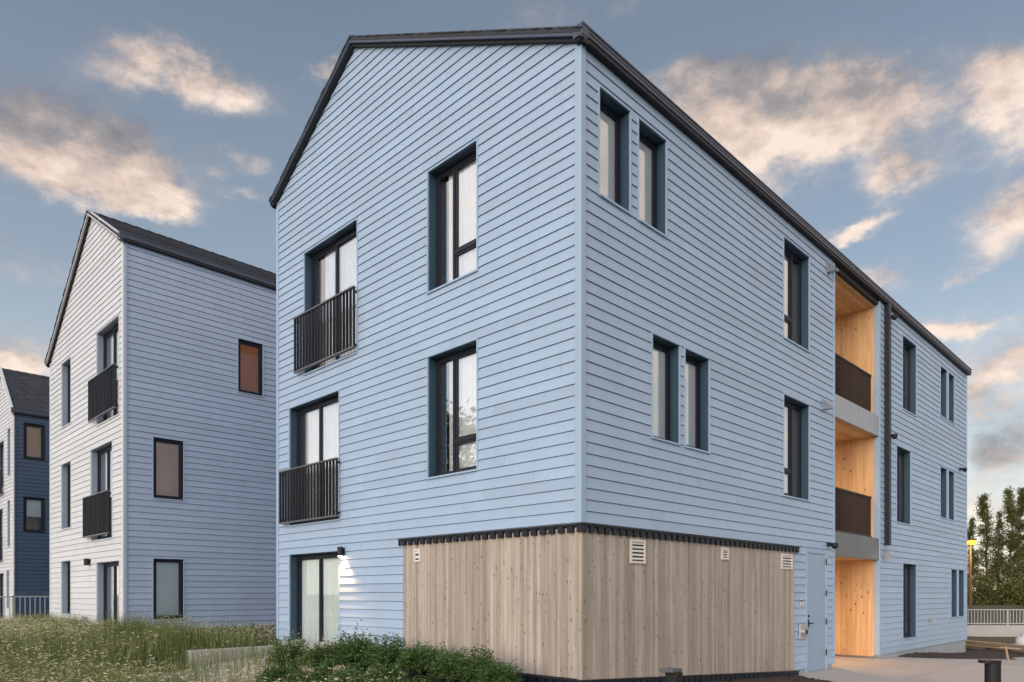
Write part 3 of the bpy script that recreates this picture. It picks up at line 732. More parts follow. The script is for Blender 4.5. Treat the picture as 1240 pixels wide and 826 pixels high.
kind(grid_sheet('mulch_bed', np.arange(-1.2, 7.0, .08), np.arange(-3.4, -.02, .08), 'soil', .035, lambda x, y: (x < 6.55 + .9 * y) & (x > -1), .012), 'structure')
kind(grid_sheet('patio', np.arange(-3.6, .0, .2), np.arange(3.6, 8.2, .2), 'path', .02), 'structure')

# concrete planter wall
f = MB(); f.box((-1.88, 8.10, -.3), (-.06, 8.34, .505)); w_ = f.build('planter_wall', 'concrete', None, bevel=.012)
tag(w_, 'low cast concrete planter wall standing before the lilac building', 'wall')

# railings
def picket_rail(name, label, p0, p1, zb, zt, step, m='railpaint'):
    p0 = np.array(p0, float); p1 = np.array(p1, float); d = p1 - p0; Ln = np.linalg.norm(d); d /= Ln; nrm = np.array((-d[1], d[0]))
    t = thing(name, label, 'railing', (*p0, zb))
    def bar(mb, a, b, w, z0, z1):
        A, B = p0 + d * a, p0 + d * b; q = [A - nrm * w, B - nrm * w, B + nrm * w, A + nrm * w]
        mb.hexa([(*k, z0) for k in q], [(*k, z1) for k in q])
    k = MB(); bar(k, 0, Ln, .03, zt - .04, zt); k.build('top_rail', m, t)
    k = MB(); bar(k, 0, Ln, .02, zb + .06, zb + .10); k.build('bottom_rail', m, t)
    k = MB(); s = step
    while s < Ln: bar(k, s - .012, s + .012, .012, zb + .10, zt - .04); s += step
    k.build('balusters', m, t)
    s = 0
    while s <= Ln + .01:
        k = MB(); bar(k, s - .03, s + .03, .03, zb - .02, zt + .004); k.build('post', m, t); s += Ln / max(1, round(Ln / 1.8))
    return t
picket_rail('railing', 'pale grey picket railing in front of the navy building', (-5.2, 24.0), (1.6, 24.0), .62, 1.52, .15)
picket_rail('railing', 'pale picket railing on the white wall below the conifers', (30.9, 4.2), (36.2, -1.6), .10, .86, .15)
f = MB(); f.prism([(30.8, 4.0, -.8), (36.4, -2.0, -.8), (36.55, -1.86, -.8), (30.95, 4.14, -.8)], (0, 0, .9)); w_ = f.build('retaining_wall', 'bag'); w_.data.materials[0] = M['concrete']
tag(w_, 'low pale retaining wall carrying a railing below the conifers', 'wall')

# street lamp
LX, LY, _ = (39.12, 4.03, 2.48)
sl = thing('street_lamp', 'lit street lamp on a slim pole beside the far end of the blue building', 'street lamp', (LX, LY, -.5))
f = MB(); f.tube((LX, LY, -.5), (LX, LY, 4.25), .085, .06, 12); f.build('pole', 'bark', sl)
f = MB(); f.lathe((LX, LY, -.5), [(.16, 0), (.16, .05), (.11, .08)], 14); f.build('base_plate', 'steel', sl)
f = MB(); f.lathe((LX, LY, 4.25), [(.06, 0), (.11, .03), (.11, .08)], 14); f.lathe((LX, LY, 4.58), [(.30, 0), (.26, .05), (.05, .10)], 16); f.build('lamp_head', 'black', sl)
f = MB(); f.lathe((LX, LY, 4.33), [(.08, 0), (.24, .03), (.31, .12), (.26, .21), (.12, .245)], 16); f.build('lamp_globe', 'street_glow', sl, True)

lamp('street_lamp_light', 'POINT', (LX - .6, LY - .7, 4.25), 160, (1, .42, .1), .12)
# bollards
bx, by, _ = (1.75, -4.22, 0.89)
t = thing('bollard_light', 'round black bollard light with a flat overhanging cap beside the soil heap', 'bollard', (bx, by, 0))
f = MB(); f.lathe((bx, by, 0), [(.075, 0), (.075, .86)], 28); f.build('post', 'pot', t, False)
f = MB(); ang = math.atan2(.704, -.7102) + math.pi / 2
for k in range(2): pass
loop = []
ux, uy = -.704, .7102
for k in range(32):
    a = 2 * math.pi * k / 32; r = .078; px_, py_ = r * math.cos(a), r * math.sin(a)
    if px_ * ux + py_ * uy > 0: px_ += ux * .065; py_ += uy * .065
    loop.append((bx + px_, by + py_, .862))
f.prism(loop, (0, 0, .03)); f.build('cap', 'pot', t)
f = MB(); f.lathe((bx, by, 0), [(.11, -.02), (.11, .03), (.08, .035)], 24); f.build('base', 'pot', t)
bx, by = -1.98, -2.62
t = thing('bollard_light', 'square black bollard with a flat cap in front of the timber cladding', 'bollard', (bx, by, 0))
def rot_box(mb, cx_, cy_, hx, hy, z0, z1, ang):
    c, s = math.cos(ang), math.sin(ang); q = [(cx_ + x * c - y * s, cy_ + x * s + y * c) for x, y in ((-hx, -hy), (hx, -hy), (hx, hy), (-hx, hy))]
    mb.hexa([(*p, z0) for p in q], [(*p, z1) for p in q])
f = MB(); rot_box(f, bx + .008, by - .01, .055, .055, 0, .93, 0); f.build('post', 'pot', t, bevel=.006)
f = MB(); rot_box(f, bx - .014, by + .01, .078, .066, .932, .962, 0); f.build('cap', 'rail_edge', t, bevel=.004)
f = MB(); rot_box(f, bx, by, .09, .09, -.02, .02, 0); f.build('base', 'pot', t)

# building-site leftovers at the far right
def plank(name, label, p0, p1, w, h, cat='plank', m='timber', grp=None):
    p0 = np.array(p0, float); p1 = np.array(p1, float); d = p1 - p0; d /= np.linalg.norm(d); n = np.cross(d, (0, 0, 1)); n /= np.linalg.norm(n); up = np.cross(n, d)
    q = lambda p: [tuple(p + n * a * w / 2 + up * b * h / 2) for a, b in ((-1, -1), (1, -1), (1, 1), (-1, 1))]
    mb = MB(); mb.hexa(q(p0), q(p1)); o = mb.build(name, m); tag(o, label, cat, grp); return o
plank('timber_beam', 'upper yellow timber beam lying across the heap by the railing', (24.06, 1.47, -0.19), (20.40, -1.95, -0.12), .24, .10, 'beam')
plank('timber_beam', 'lower darker timber beam resting under the yellow beam', (24.29, 1.52, -0.36), (20.77, -1.89, -0.29), .26, .08, 'beam')
plank('timber_stake', 'thin leaning wooden stake driven into the soil', (14.50, -2.10, -0.10), (14.45, -2.05, 0.27), .04, .04, 'stake')
bg = MB(); c = (26.07, -0.56, -0.05)
bg.lathe((c[0], c[1], -.47), [(.20, 0), (.26, .06), (.27, .2), (.25, .33), (.16, .41), (.07, .44), (.10, .5), (.04, .52)], 14)
bg.v = [(x + random.uniform(-.03, .03), y + random.uniform(-.03, .03), z + random.uniform(-.02, .02)) for x, y, z in bg.v]
o = bg.build('sack', 'bag', None, True); tag(o, 'bulging white sack standing by the railing wall', 'sack')
rk_n = 0
for (u, v, s, lab) in ((13.05, -2.02, .045, 'small pale stone on the dark soil, left of the pair'), (13.3, -2.08, .06, 'larger pale stone on the dark soil, right of the pair')):
    k = MB(); k.lathe((u, v, float(gz(u, v)) + .02), [(.3 * s, 0), (.9 * s, .2 * s), (s, .5 * s), (.6 * s, .9 * s), (.1 * s, s)], 9)
    k.v = [(x + random.uniform(-.2, .2) * s, y + random.uniform(-.2, .2) * s, z) for x, y, z in k.v]
    tag(k.build('stone', 'concrete'), lab, 'stone')

# ------------------------------------------------------------------ VEGETATION
def leaf_quads(C, D, ln, wd, rng):
    """Leaf-shaped quads: centres C, long axes D (unit), lengths ln, widths wd."""
    n = len(C); r = rng.standard_normal((n, 3)); s = np.cross(D, r); s /= np.linalg.norm(s, axis=1, keepdims=True) + 1e-9
    ln = ln[:, None]; wd = wd[:, None]
    V = np.stack([C - D * ln * .5, C + s * wd * .5 + D * ln * .05, C + D * ln * .5, C - s * wd * .5 + D * ln * .05], 1).reshape(-1, 3)
    return V, np.arange(4 * n).reshape(n, 4)
def unit(v): return v / (np.linalg.norm(v, axis=-1, keepdims=True) + 1e-9)

def make_shrub(seed, pot=True, h=.52, rad=.34, n_st=230):
    rng = np.random.default_rng(seed)
    t = thing('potted_shrub', 'x', 'shrub', (0, 0, 0), 'potted boxwood shrubs by the gable')
    p = MB(); p.lathe((0, 0, 0), [(.13, 0), (.165, .26), (.18, .262), (.18, .30), (.165, .30), (.155, .27), (.02, .265)], 20); p.build('pot', 'pot', t)
    st = MB(); C = []; D = []; TT = []
    lump = rng.standard_normal((7, 3)); lump[:, 2] = np.abs(lump[:, 2]); lump = unit(lump); la = rng.uniform(-.25, .3, 7)
    for i in range(n_st):
        d = unit(rng.standard_normal(3)); d[2] = abs(d[2]) * .9 - .12; d = unit(d)
        R_ = 1 + sum(a * max(0, float(d @ l)) ** 4 for a, l in zip(la, lump)); R_ *= rng.uniform(.70, 1.10) * (1.3 if rng.random() < .08 else 1)
        c0 = np.array((0, 0, .34)); tip = c0 + d * np.array((rad, rad, h)) * R_ + np.array((0, 0, .03))
        root = np.array((rng.normal(0, .04), rng.normal(0, .04), .27)); mid = (root + tip) / 2 + np.array((0, 0, .07)) + rng.normal(0, .03, 3)
        if i % 3 == 0: st.tube(root, mid, .006, .004, 5); st.tube(mid, tip, .004, .0015, 5)
        m = 24; s = np.sqrt(rng.uniform(.12, 1.05, m))[:, None]
        P = (1 - s) ** 2 * root + 2 * s * (1 - s) * mid + s ** 2 * tip + rng.normal(0, .022, (m, 3))
        ax = unit(unit(tip - mid) + rng.normal(0, .75, (m, 3)))
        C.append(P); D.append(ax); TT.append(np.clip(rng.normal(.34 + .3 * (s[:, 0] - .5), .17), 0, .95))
    C = np.concatenate(C); D = np.concatenate(D); TT = np.concatenate(TT)
    V, F = leaf_quads(C, D, rng.uniform(.032, .062, len(C)), rng.uniform(.015, .027, len(C)), rng)
    pale = rng.random(len(C)) < .03; TT[pale] = 1
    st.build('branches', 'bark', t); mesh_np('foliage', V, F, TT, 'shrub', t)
    return t
def copy_tree(o, loc, rz, sc, label):
    r = o.copy(); COL.objects.link(r); r.location = loc; r.rotation_euler = (0, 0, rz); r.scale = sc; r['label'] = label
    for ch in list(o.children):
        c = ch.copy(); COL.objects.link(c); c.parent = r
        for g in ch.children:
            d = g.copy(); COL.objects.link(d); d.parent = c
    return r
protos = [make_shrub(s, True, h, r) for s, h, r in ((1, .50, .34), (2, .44, .38), (3, .55, .31))]
SH = [  # x, y, crown scale, label
    (-1.39, 5.12, 1.0, 'potted green shrub furthest left, before the corner of the patio door'),
    (-1.16, 4.46, .98, 'potted green shrub under the middle of the patio door'),
    (-0.94, 3.82, 1.12, 'tall potted shrub below the lit wall lamp'),
    (-0.83, 3.13, 1.05, 'bushy potted shrub where blue siding meets the timber cladding'),
    (-0.74, 2.47, 1.02, 'potted shrub standing before the left end of the timber cladding'),
    (-0.86, 1.61, .88, 'potted shrub, third from the right before the timber cladding'),
    (-0.81, 1.13, .93, 'potted shrub, second from the right before the timber cladding'),
    (-0.85, 0.74, .80, 'small potted shrub at the right end of the row before the timber cladding'),
    (-2.51, 3.41, .92, 'low potted shrub at the front left of the bed, edging the meadow'),
    (-2.37, 2.70, .92, 'low potted shrub, second from the left in the front row'),
    (-2.13, 2.18, .95, 'low potted shrub in the middle of the front row'),
    (-1.92, 1.68, .90, 'low potted shrub, rightmost of the front row beside a black pot'),
    (-1.81, 1.14, .62, 'smallest potted shrub showing its black pot at the front'),
]
for i, (x, y, s, lab) in enumerate(SH):
    z = float(gz(x, y)) - .02; s *= .90; pr_ = protos[i % 3]
    if i < 3:
        pr_.location = (x, y, z); pr_.rotation_euler = (0, 0, i * 1.3); pr_.scale = (s * 1.1, s * 1.1, s * .77); pr_['label'] = lab
    else: copy_tree(pr_, (x, y, z), i * 2.1, (s * random.uniform(1.05, 1.2), s * random.uniform(1.05, 1.2), s * .77), lab)

# meadow: blades and seed heads
def plot(n):
    x, y = RNG.uniform(-8.6, .2, n), RNG.uniform(-1.5, 21, n); k = np.hypot(x + 7.3, y + 5.96) > 5.2
    return x[k], y[k]
def blades(x, y, h, w, lean, rng):
    n = len(x); z = gz(x, y); ang = rng.uniform(0, 2 * np.pi, n); wd = np.stack([np.cos(ang), np.sin(ang), 0 * ang], 1)
    a2 = rng.uniform(0, 2 * np.pi, n); ld = np.stack([np.cos(a2), np.sin(a2), 0 * a2], 1) * (lean * h)[:, None]
    base = np.stack([x, y, z - .02], 1); up = np.zeros((n, 3)); up[:, 2] = h
    V = []
    for s, ww in ((0, 1), (.5, .75), (1, .12)):
        c = base + up * (s - .12 * s * s * lean[:, None] * 2) + ld * s * s
        V += [c - wd * (w * ww * .5)[:, None], c + wd * (w * ww * .5)[:, None]]
    tip = base + up * (1 - .24 * lean[:, None]) + ld
    V = np.stack(V, 1).reshape(-1, 3); k = np.arange(n)[:, None] * 6
    F = np.concatenate([k + np.array([[0, 1, 3, 2]]), k + np.array([[2, 3, 5, 4]])], 1).reshape(-1, 4)
    return V, F, tip
def meadow_ok(x, y):
    behind_wall = (y > 8.05) & (x > -1.85) & ((y < 8.4) | (RNG.random(len(x)) < .35 + .35 * (x + 1.85)))
    main_bld = (x > -.05) & (y < 8.4)
    b2_ = (x > X2 - .1) & (y > Y2 - .1)
    patio = (x > -3.4) & (y > 3.6) & (y < 8.2) & (RNG.random(len(x)) < .9)
    bed = (x > -2.9 + .5 * np.sin(y * 2)) & (y < 3.6)
    return ~(behind_wall | main_bld | b2_ | patio | bed)
x, y = plot(250000); ok = meadow_ok(x, y); x, y = x[ok], y[ok]
n = len(x); patch = .5 + .5 * np.sin(x * 1.7 + 1) * np.cos(y * 1.3)
clump = .5 + .5 * np.sin(x * 5.3 + 2 * np.sin(y * 3.1)) * np.cos(y * 4.7 + 1.5 * np.sin(x * 2.3))
h = RNG.uniform(.28, .68, n) * (.50 + .25 * patch + .58 * clump) * np.where(y > 11, .75, 1) * (1 + .35 * (x > -2.6) * (x < -1.2) * (y > 6.6))
V, F, tip = blades(x, y, h, RNG.uniform(.004, .009, n), RNG.uniform(.05, .4, n), RNG)
dry = (np.sin(x * 2.9 + 4) * np.sin(y * 3.3 + x) > .55)
tn = np.clip(RNG.normal(.34 + .25 * (patch - .5) - .15 * (clump - .5) + .35 * dry, .2), 0, 1)
kind(mesh_np('meadow_grass', V, F, np.repeat(tn, 2), 'grass'), 'stuff')
x, y = plot(40000); ok = meadow_ok(x, y) & (RNG.random(len(x)) < .25 + .75 * (np.sin(x * 3.1 + 1) * np.cos(y * 2.7) > -.2)); x, y = x[ok], y[ok]; n = len(x)
h = RNG.uniform(.42, .74, n) * np.where(y > 11, .8, 1)
V1, F1, tip = blades(x, y, h, np.full(n, .0035), RNG.uniform(.02, .25, n), RNG)
a = RNG.uniform(0, 2 * np.pi, n); D = unit(np.stack([np.cos(a), np.sin(a), RNG.normal(.05, .3, n)], 1))
V2, F2 = leaf_quads(tip + D * .018, D, RNG.uniform(.04, .085, n), RNG.uniform(.009, .015, n), RNG)
t1 = np.repeat(RNG.uniform(0, .4, n), 2)
kind(mesh_np('seed_heads', np.concatenate([V1, V2]), np.concatenate([F1, F2 + len(V1)]), np.concatenate([t1, RNG.random(n)]), 'seed'), 'stuff')
# planted border behind the planter wall: dark leaves with pale seed heads
m = 900; bx_ = RNG.uniform(-3.0, 2.6, m); by_ = RNG.uniform(8.5, 12.75, m)
k_ = RNG.random(m) < .25 + .75 * sm(10.2, 12, by_); bx_, by_ = bx_[k_], by_[k_]
Cs = []; Ds = []
for qx, qy in zip(bx_, by_):
    q = 46; hh = RNG.uniform(.14, .34) * (1.15 if qy > 11 else .6)
    dd = unit(RNG.standard_normal((q, 3))); dd[:, 2] = np.abs(dd[:, 2]); rr = RNG.random((q, 1)) ** .5
    Cs.append(np.array((qx, qy, float(gz(qx, qy)))) + dd * rr * np.array((.17, .17, hh)) + np.array((0, 0, .02))); Ds.append(unit(dd + RNG.normal(0, .5, (q, 3))))
C = np.concatenate(Cs); D = np.concatenate(Ds)
V, F = leaf_quads(C, D, RNG.uniform(.05, .11, len(C)), RNG.uniform(.014, .03, len(C)), RNG)
kind(mesh_np('border_plants', V, F, RNG.random(len(C)), 'perennial'), 'stuff')
n = 2600; qx = RNG.uniform(-3.0, 2.5, n); qy = RNG.uniform(9.0, 12.7, n); h = RNG.uniform(.22, .46, n)
V1, F1, tip = blades(qx, qy, h, np.full(n, .005), RNG.uniform(.02, .3, n), RNG)
a = RNG.uniform(0, 2 * np.pi, n); D = unit(np.stack([np.cos(a), np.sin(a), RNG.normal(0, .3, n)], 1))
V2, F2 = leaf_quads(tip + D * .02, D, RNG.uniform(.05, .09, n), RNG.uniform(.012, .02, n), RNG)
kind(mesh_np('border_seed_heads', np.concatenate([V1, V2]), np.concatenate([F1, F2 + len(V1)]), np.concatenate([np.repeat(RNG.uniform(0, .4, n), 2), RNG.random(n)]), 'seed'), 'stuff')

# trees
def make_tree(name, cat, label, seed, H, rad, n_br, per, leaf, conic, group=None, m='conifer', trunk_r=.16):
    rng = np.random.default_rng(seed); t = thing(name, label, cat, (0, 0, 0), group)
    tr = MB(); bend = rng.normal(0, .012 * H, (7, 2)); bend[0] = 0
    zz = np.linspace(0, H * .97, 7); pts = [np.array((*bend[i], zz[i])) for i in range(7)]
    for i in range(6): tr.tube(pts[i], pts[i + 1], trunk_r * (1 - i / 6.3), trunk_r * (1 - (i + 1) / 6.3), 8)
    Cs, Ds, Ts = [], [], []
    for i in range(n_br):
        u = rng.uniform(.06 if conic else .3, .99); z = u * H; c = np.array((np.interp(z, zz, bend[:, 0]), np.interp(z, zz, bend[:, 1]), z))
        prof = (1 - u) ** 1.15 * (.7 + .4 * min(1, u * 6)) * (.95 + .1 * math.sin(u * 40)) if conic else math.sqrt(max(0, 1 - ((u - .62) / .40) ** 2))
        r = rad * prof * rng.uniform(.55, 1.2) + .12; a = rng.uniform(0, 2 * np.pi); d = np.array((math.cos(a), math.sin(a), rng.uniform(.1, .75) if conic else rng.uniform(-.2, .6)))
        tip = c + d * r; tr.tube(c, tip, .035 * (1 - u) + .012, .008, 5)
        s = np.sqrt(rng.uniform(.05, 1.1, per))[:, None]; P = c + (tip - c) * s + rng.normal(0, 1, (per, 3)) * (.09 * rad + .05) * (.5 + s * .6)
        Cs.append(P); Ds.append(unit(unit(tip - c) + rng.normal(0, .6, (per, 3)))); Ts.append(np.clip(rng.normal(rng.uniform(.2, .75), .18, per), 0, 1))
    C = np.concatenate(Cs); D = np.concatenate(Ds); V, F = leaf_quads(C, D, rng.uniform(.7, 1.4, len(C)) * leaf, rng.uniform(.25, .5, len(C)) * leaf, rng)
    tr.build('trunk', 'bark', t); mesh_np('crown', V, F, np.concatenate(Ts), m, t); return t
con = [make_tree('conifer_tree', 'tree', 'x', s, 1, 1, 1, 1, 1, True) for s in ()]
con = [make_tree('conifer_tree', 'tree', 'x', 40 + i, 13.5, 1.75, 170, 34, .26, True, 'conifers behind the right hand railing', trunk_r=.2) for i in range(3)]
CT = [(84.4, 15.1, 1.0, 'conifer mostly hidden by the far end of the blue building'), (90.3, 14.9, .86, 'short conifer directly behind the street lamp'),
      (86.7, 12.8, 1.02, 'pointed conifer just to the right of the street lamp'), (91.3, 12.4, .90, 'slim conifer between two taller pointed conifers'),
      (88.6, 10.9, 1.08, 'tall conifer, third from the right edge of the row'), (94.3, 10.9, 1.12, 'tall conifer, second from the right edge of the row'),
      (90.5, 9.0, 1.10, 'tallest conifer at the right edge of the row'), (94.2, 8.1, 1.0, 'conifer beyond the right end of the row')]
for i, (x, y, s, lab) in enumerate(CT):
    s *= .95; loc = (x, y, -.5); sw = s * random.uniform(.95, 1.15)
    if i < 3: con[i].location = loc; con[i].scale = (sw, sw, s); con[i]['label'] = lab
    else: copy_tree(con[i % 3], loc, i * 1.9, (sw, sw, s), lab)
# dense low growth under the conifers
n = 26000; C = []
p0, p1 = np.array((75.28, 15.85)), np.array((87.89, 3.12))
u = RNG.random(n); hgt = (2.2 + 1.3 * np.sin(u * 41) + .8 * np.sin(u * 97 + 1)) * RNG.random(n) ** .8
C = np.stack([p0[0] + (p1[0] - p0[0]) * u + RNG.normal(0, .5, n), p0[1] + (p1[1] - p0[1]) * u + RNG.normal(0, .5, n), -.5 + hgt], 1)
V, F = leaf_quads(C, unit(RNG.standard_normal((n, 3))), RNG.uniform(.25, .45, n), RNG.uniform(.1, .2, n), RNG)
kind(mesh_np('undergrowth', V, F, RNG.random(n), 'conifer'), 'stuff')
# broad trees across the meadow, seen in the window reflections
M['broad'] = leaf_mat('broad_leaves', [(0, (.02, .035, .012)), (.6, (.05, .08, .028)), (1, (.09, .12, .045))], .25)
for i, (x, y, H, r_, lab) in enumerate(((-24, 33, 13.5, 4.2, 'broad leafy tree across the meadow, mirrored in the gable windows'),
                                       (-30, 44, 15, 4.8, 'second broad leafy tree across the meadow, mirrored in the balcony doors'))):
    t = make_tree('broad_tree', 'tree', lab, 70 + i, H, r_, 190, 46, .5, False, 'broad trees across the meadow', 'broad', .3); t.location = (x, y, .1)

# ------------------------------------------------------------------ SKY
SUN_EL, SUN_AZ = 10.0, 256.0     # azimuth clockwise from +Y
w = bpy.data.worlds.new('World'); S.world = w; w.use_nodes = True; nt = w.node_tree; nt.nodes.clear()
out = nt.nodes.new('ShaderNodeOutputWorld'); bg1 = nt.nodes.new('ShaderNodeBackground'); bg2 = nt.nodes.new('ShaderNodeBackground')
sky = nt.nodes.new('ShaderNodeTexSky'); sky.sky_type = 'NISHITA'; sky.sun_disc = False; sky.sun_elevation = R(SUN_EL); sky.sun_rotation = R(SUN_AZ)
sky.air_density = 1.0; sky.dust_density = 1.6; sky.ozone_density = 1.4
SKY = .10
tc = nt.nodes.new('ShaderNodeTexCoord'); d0 = tc.outputs['Generated']
def vm(op, a, b=None, s=None):
    n = nt.nodes.new('ShaderNodeVectorMath'); n.operation = op
    for i, v in enumerate((a, b)):
        if v is None: continue
        if isinstance(v, tuple): n.inputs[i].default_value = v
        else: L(nt, v, n.inputs[i])
    if s is not None: n.inputs['Scale'].default_value = s
    return n
def nz(vec, scale, detail, rough=.55):
    n = nt.nodes.new('ShaderNodeTexNoise'); n.inputs['Scale'].default_value = scale; n.inputs['Detail'].default_value = detail; n.inputs['Roughness'].default_value = rough
    L(nt, vec, n.inputs['Vector']); return n
stretch = vm('MULTIPLY', d0, (1, 1, 1.7)).outputs[0]
wn1 = nz(stretch, 7, 6, .6); warp = vm('SCALE', vm('SUBTRACT', wn1.outputs['Color'], (.5, .5, .5)).outputs[0], s=.12).outputs[0]
wd = vm('ADD', d0, warp).outputs[0]
BL = [  # clouds: azimuth and elevation, half width and half height (degrees), weight, brightness
      (136, 34, 26, 17, 1.6, 1.0), (112, 20, 14, 8, 1.0, .95), (165, 22, 18, 9, 1.0, .9), (318, 40, 14, 12, 1.0, .95), (200, 40, 20, 9, .8, .8),  # this row: unseen clouds, added to brighten the window reflections
      (20.8, 33.5, 4.8, 1.4, 1.0, 0.75), (13.1, 28.6, 5.5, 2.5, 0.95, 0.25), (15.3, 27.2, 4.5, 1.8, 0.7, 0.8), (18.4, 26.1, 2.2, 0.8, 0.9, 0.9),
      (24.1, 29.6, 2.1, 1.0, 0.55, 0.8), (30.9, 35.2, 1.1, 0.6, 0.55, 0.7), (25.1, 27.4, 1.6, 0.6, 0.4, 0.8), (64.9, 31.0, 6.4, 2.7, 1.05, 0.8),
      (63.1, 33.3, 5.9, 2.1, 0.6, 0.25), (71.1, 31.4, 2.8, 1.7, 0.5, 0.6), (74.0, 27.0, 1.7, 1.0, 0.75, 0.6), (70.8, 24.8, 2.4, 0.6, 1.0, 1.0),
      (79.7, 29.7, 1.7, 2.4, 0.9, 0.85), (80.5, 23.6, 2.0, 2.1, 0.95, 0.85), (76.7, 17.6, 2.8, 0.9, 0.95, 1.0), (72.3, 21.4, 2.7, 0.9, 0.6, 0.9),
      (10.8, 15.3, 2.7, 1.6, 0.9, 0.85), (79.7, 9.9, 2.7, 2.9, 0.75, 0.25), (78.6, 13.0, 2.6, 0.8, 0.4, 0.8), (78.6, 21.0, 1.7, 0.7, 0.45, 0.9),
      (41.3, 37.4, 8.4, 1.6, 0.22, 0.3), (82.9, 15.3, 2.4, 1.4, 0.6, 0.8), (6.4, 22.8, 3.6, 2.6, 0.8, 0.5), (54.4, 40.8, 9.5, 2.2, 0.4, 0.3),
      (32.9, 32.2, 3.8, 1.4, 0.3, 0.6), (73.7, 29.5, 3.1, 2.2, 0.28, 0.3),
      (80.8, 5.3, 4.9, 1.6, 0.5, 0.7), (60.1, 35.0, 3.0, 1.3, 0.5, 0.6), (12.4, 20.6, 5.7, 1.4, 0.3, 0.6), (79.7, 14.9, 2.6, 1.3, 0.5, 0.8)]
tot = None; lit = None
for az, el, wx, wy, wt, lum in BL:
    az, el = R(az), R(el); c = np.array((math.sin(az) * math.cos(el), math.cos(az) * math.cos(el), math.sin(el)))
    e1 = np.array((math.cos(az), -math.sin(az), 0)) * R(wx); e2 = np.cross(e1, c); e2 = e2 / np.linalg.norm(e2) * R(wy)
    v = vm('SUBTRACT', wd, tuple(c)).outputs[0]
    a = vm('DOT_PRODUCT', v, tuple(e1 / (e1 @ e1))).outputs['Value']; b = vm('DOT_PRODUCT', v, tuple(e2 / (e2 @ e2))).outputs['Value']
    r2 = mathn(nt, 'ADD', mathn(nt, 'MULTIPLY', a, a), mathn(nt, 'MULTIPLY', b, b))
    g = mathn(nt, 'MULTIPLY', mathn(nt, 'POWER', 2.718, mathn(nt, 'MULTIPLY', r2, -.9)), wt)
    # brighter towards the underside of each cloud
    sh = mathn(nt, 'MULTIPLY', g, mathn(nt, 'ADD', mathn(nt, 'MULTIPLY', b, -.35), lum))
    tot = g if tot is None else mathn(nt, 'ADD', tot, g); lit = sh if lit is None else mathn(nt, 'ADD', lit, sh)
fb = nz(stretch, 12, 12, .64).outputs[0]
fb2 = nz(vm('ADD', stretch, (.012, .012, -.035)).outputs[0], 12, 8, .6).outputs[0]
den = mathn(nt, 'MULTIPLY', tot, mathn(nt, 'ADD', mathn(nt, 'MULTIPLY', fb, 2.5), -.40))
mr = nt.nodes.new('ShaderNodeMapRange'); mr.interpolation_type = 'SMOOTHSTEP'; mr.inputs[1].default_value = .14; mr.inputs[2].default_value = .85; L(nt, den, mr.inputs[0])
lum = mathn(nt, 'DIVIDE', lit, mathn(nt, 'ADD', tot, .02))
lum = mathn(nt, 'ADD', mathn(nt, 'MULTIPLY', mathn(nt, 'SUBTRACT', fb, fb2), 1.5), lum, clamp=True)
ccol = ramp(nt, lum, [(0, (.22, .22, .25)), (.35, (.38, .345, .34)), (.68, (.72, .565, .48)), (1, (1.0, .82, .69))])
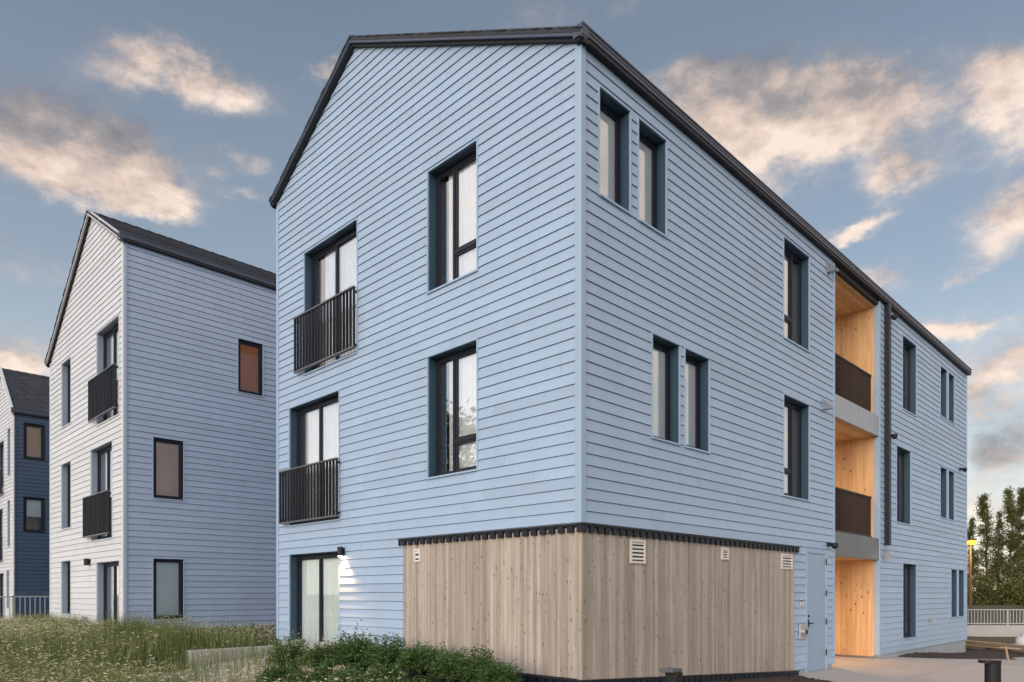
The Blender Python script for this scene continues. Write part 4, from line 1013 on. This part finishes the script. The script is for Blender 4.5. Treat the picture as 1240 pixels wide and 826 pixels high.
# dusk air: the clear sky greys towards the horizon and warms where it meets it
sepz = nt.nodes.new('ShaderNodeSeparateXYZ'); L(nt, d0, sepz.inputs[0])
hz = nt.nodes.new('ShaderNodeMapRange'); hz.inputs[1].default_value = 0; hz.inputs[2].default_value = .62; hz.inputs[3].default_value = 1; hz.inputs[4].default_value = 0; L(nt, sepz.outputs[2], hz.inputs[0])
air = ramp(nt, hz.outputs[0], [(0, (.44, .53, .67)), (.4, (.74, .88, 1.06)), (.68, (1.34, 1.46, 1.54)), (.9, (2.2, 2.15, 2.0)), (1, (2.9, 2.6, 2.1))])
mxs = nt.nodes.new('ShaderNodeMix'); mxs.data_type = 'RGBA'; mxs.inputs[0].default_value = .85; L(nt, sky.outputs[0], mxs.inputs[6]); L(nt, air, mxs.inputs[7])
gd = vm('DOT_PRODUCT', d0, tuple(np.array((math.sin(R(252)) * .95, math.cos(R(252)) * .95, .31)))).outputs['Value']
gl = mathn(nt, 'POWER', mathn(nt, 'MAXIMUM', gd, 0), 1.5)
glow = nt.nodes.new('ShaderNodeVectorMath'); glow.operation = 'SCALE'; glow.inputs[0].default_value = (4.6, 4.3, 4.15); L(nt, gl, glow.inputs['Scale'])
L(nt, vm('ADD', mxs.outputs[2], glow.outputs[0]).outputs[0], bg1.inputs[0]); bg1.inputs[1].default_value = SKY
L(nt, ccol, bg2.inputs[0]); bg2.inputs[1].default_value = .265
mix = nt.nodes.new('ShaderNodeMixShader'); L(nt, mathn(nt, 'MULTIPLY', mr.outputs[0], .92), mix.inputs[0]); L(nt, bg1.outputs[0], mix.inputs[1]); L(nt, bg2.outputs[0], mix.inputs[2])
L(nt, mix.outputs[0], out.inputs[0])

sun = bpy.data.lights.new('sun', 'SUN'); sun.energy = .22; sun.angle = R(20); sun.color = (1, .80, .66)
so = bpy.data.objects.new('sun', sun); COL.objects.link(so)
from mathutils import Vector
sd = Vector((math.sin(R(SUN_AZ)) * math.cos(R(SUN_EL)), math.cos(R(SUN_AZ)) * math.cos(R(SUN_EL)), math.sin(R(SUN_EL))))
so.rotation_euler = (-sd).to_track_quat('-Z', 'Y').to_euler()

# ------------------------------------------------------------------ CAMERA
cd = bpy.data.cameras.new('camera'); cd.sensor_width = 36; cd.lens = 867.5 / 1240 * 36; cd.shift_y = (719 - 413) / 1240
cd.clip_start = .1; cd.clip_end = 3000
co = bpy.data.objects.new('camera', cd); COL.objects.link(co); co.location = (-7.30, -5.96, 1.6)
co.rotation_euler = (R(90), 0, math.atan2(.7040, .7102) - R(90)); S.camera = co
vs = S.view_settings; vs.view_transform = 'Standard'; vs.look = 'None'; vs.gamma = 1; vs.exposure = 1.98; vs.use_curve_mapping = False
S.cycles.max_bounces = 8; S.cycles.transparent_max_bounces = 12
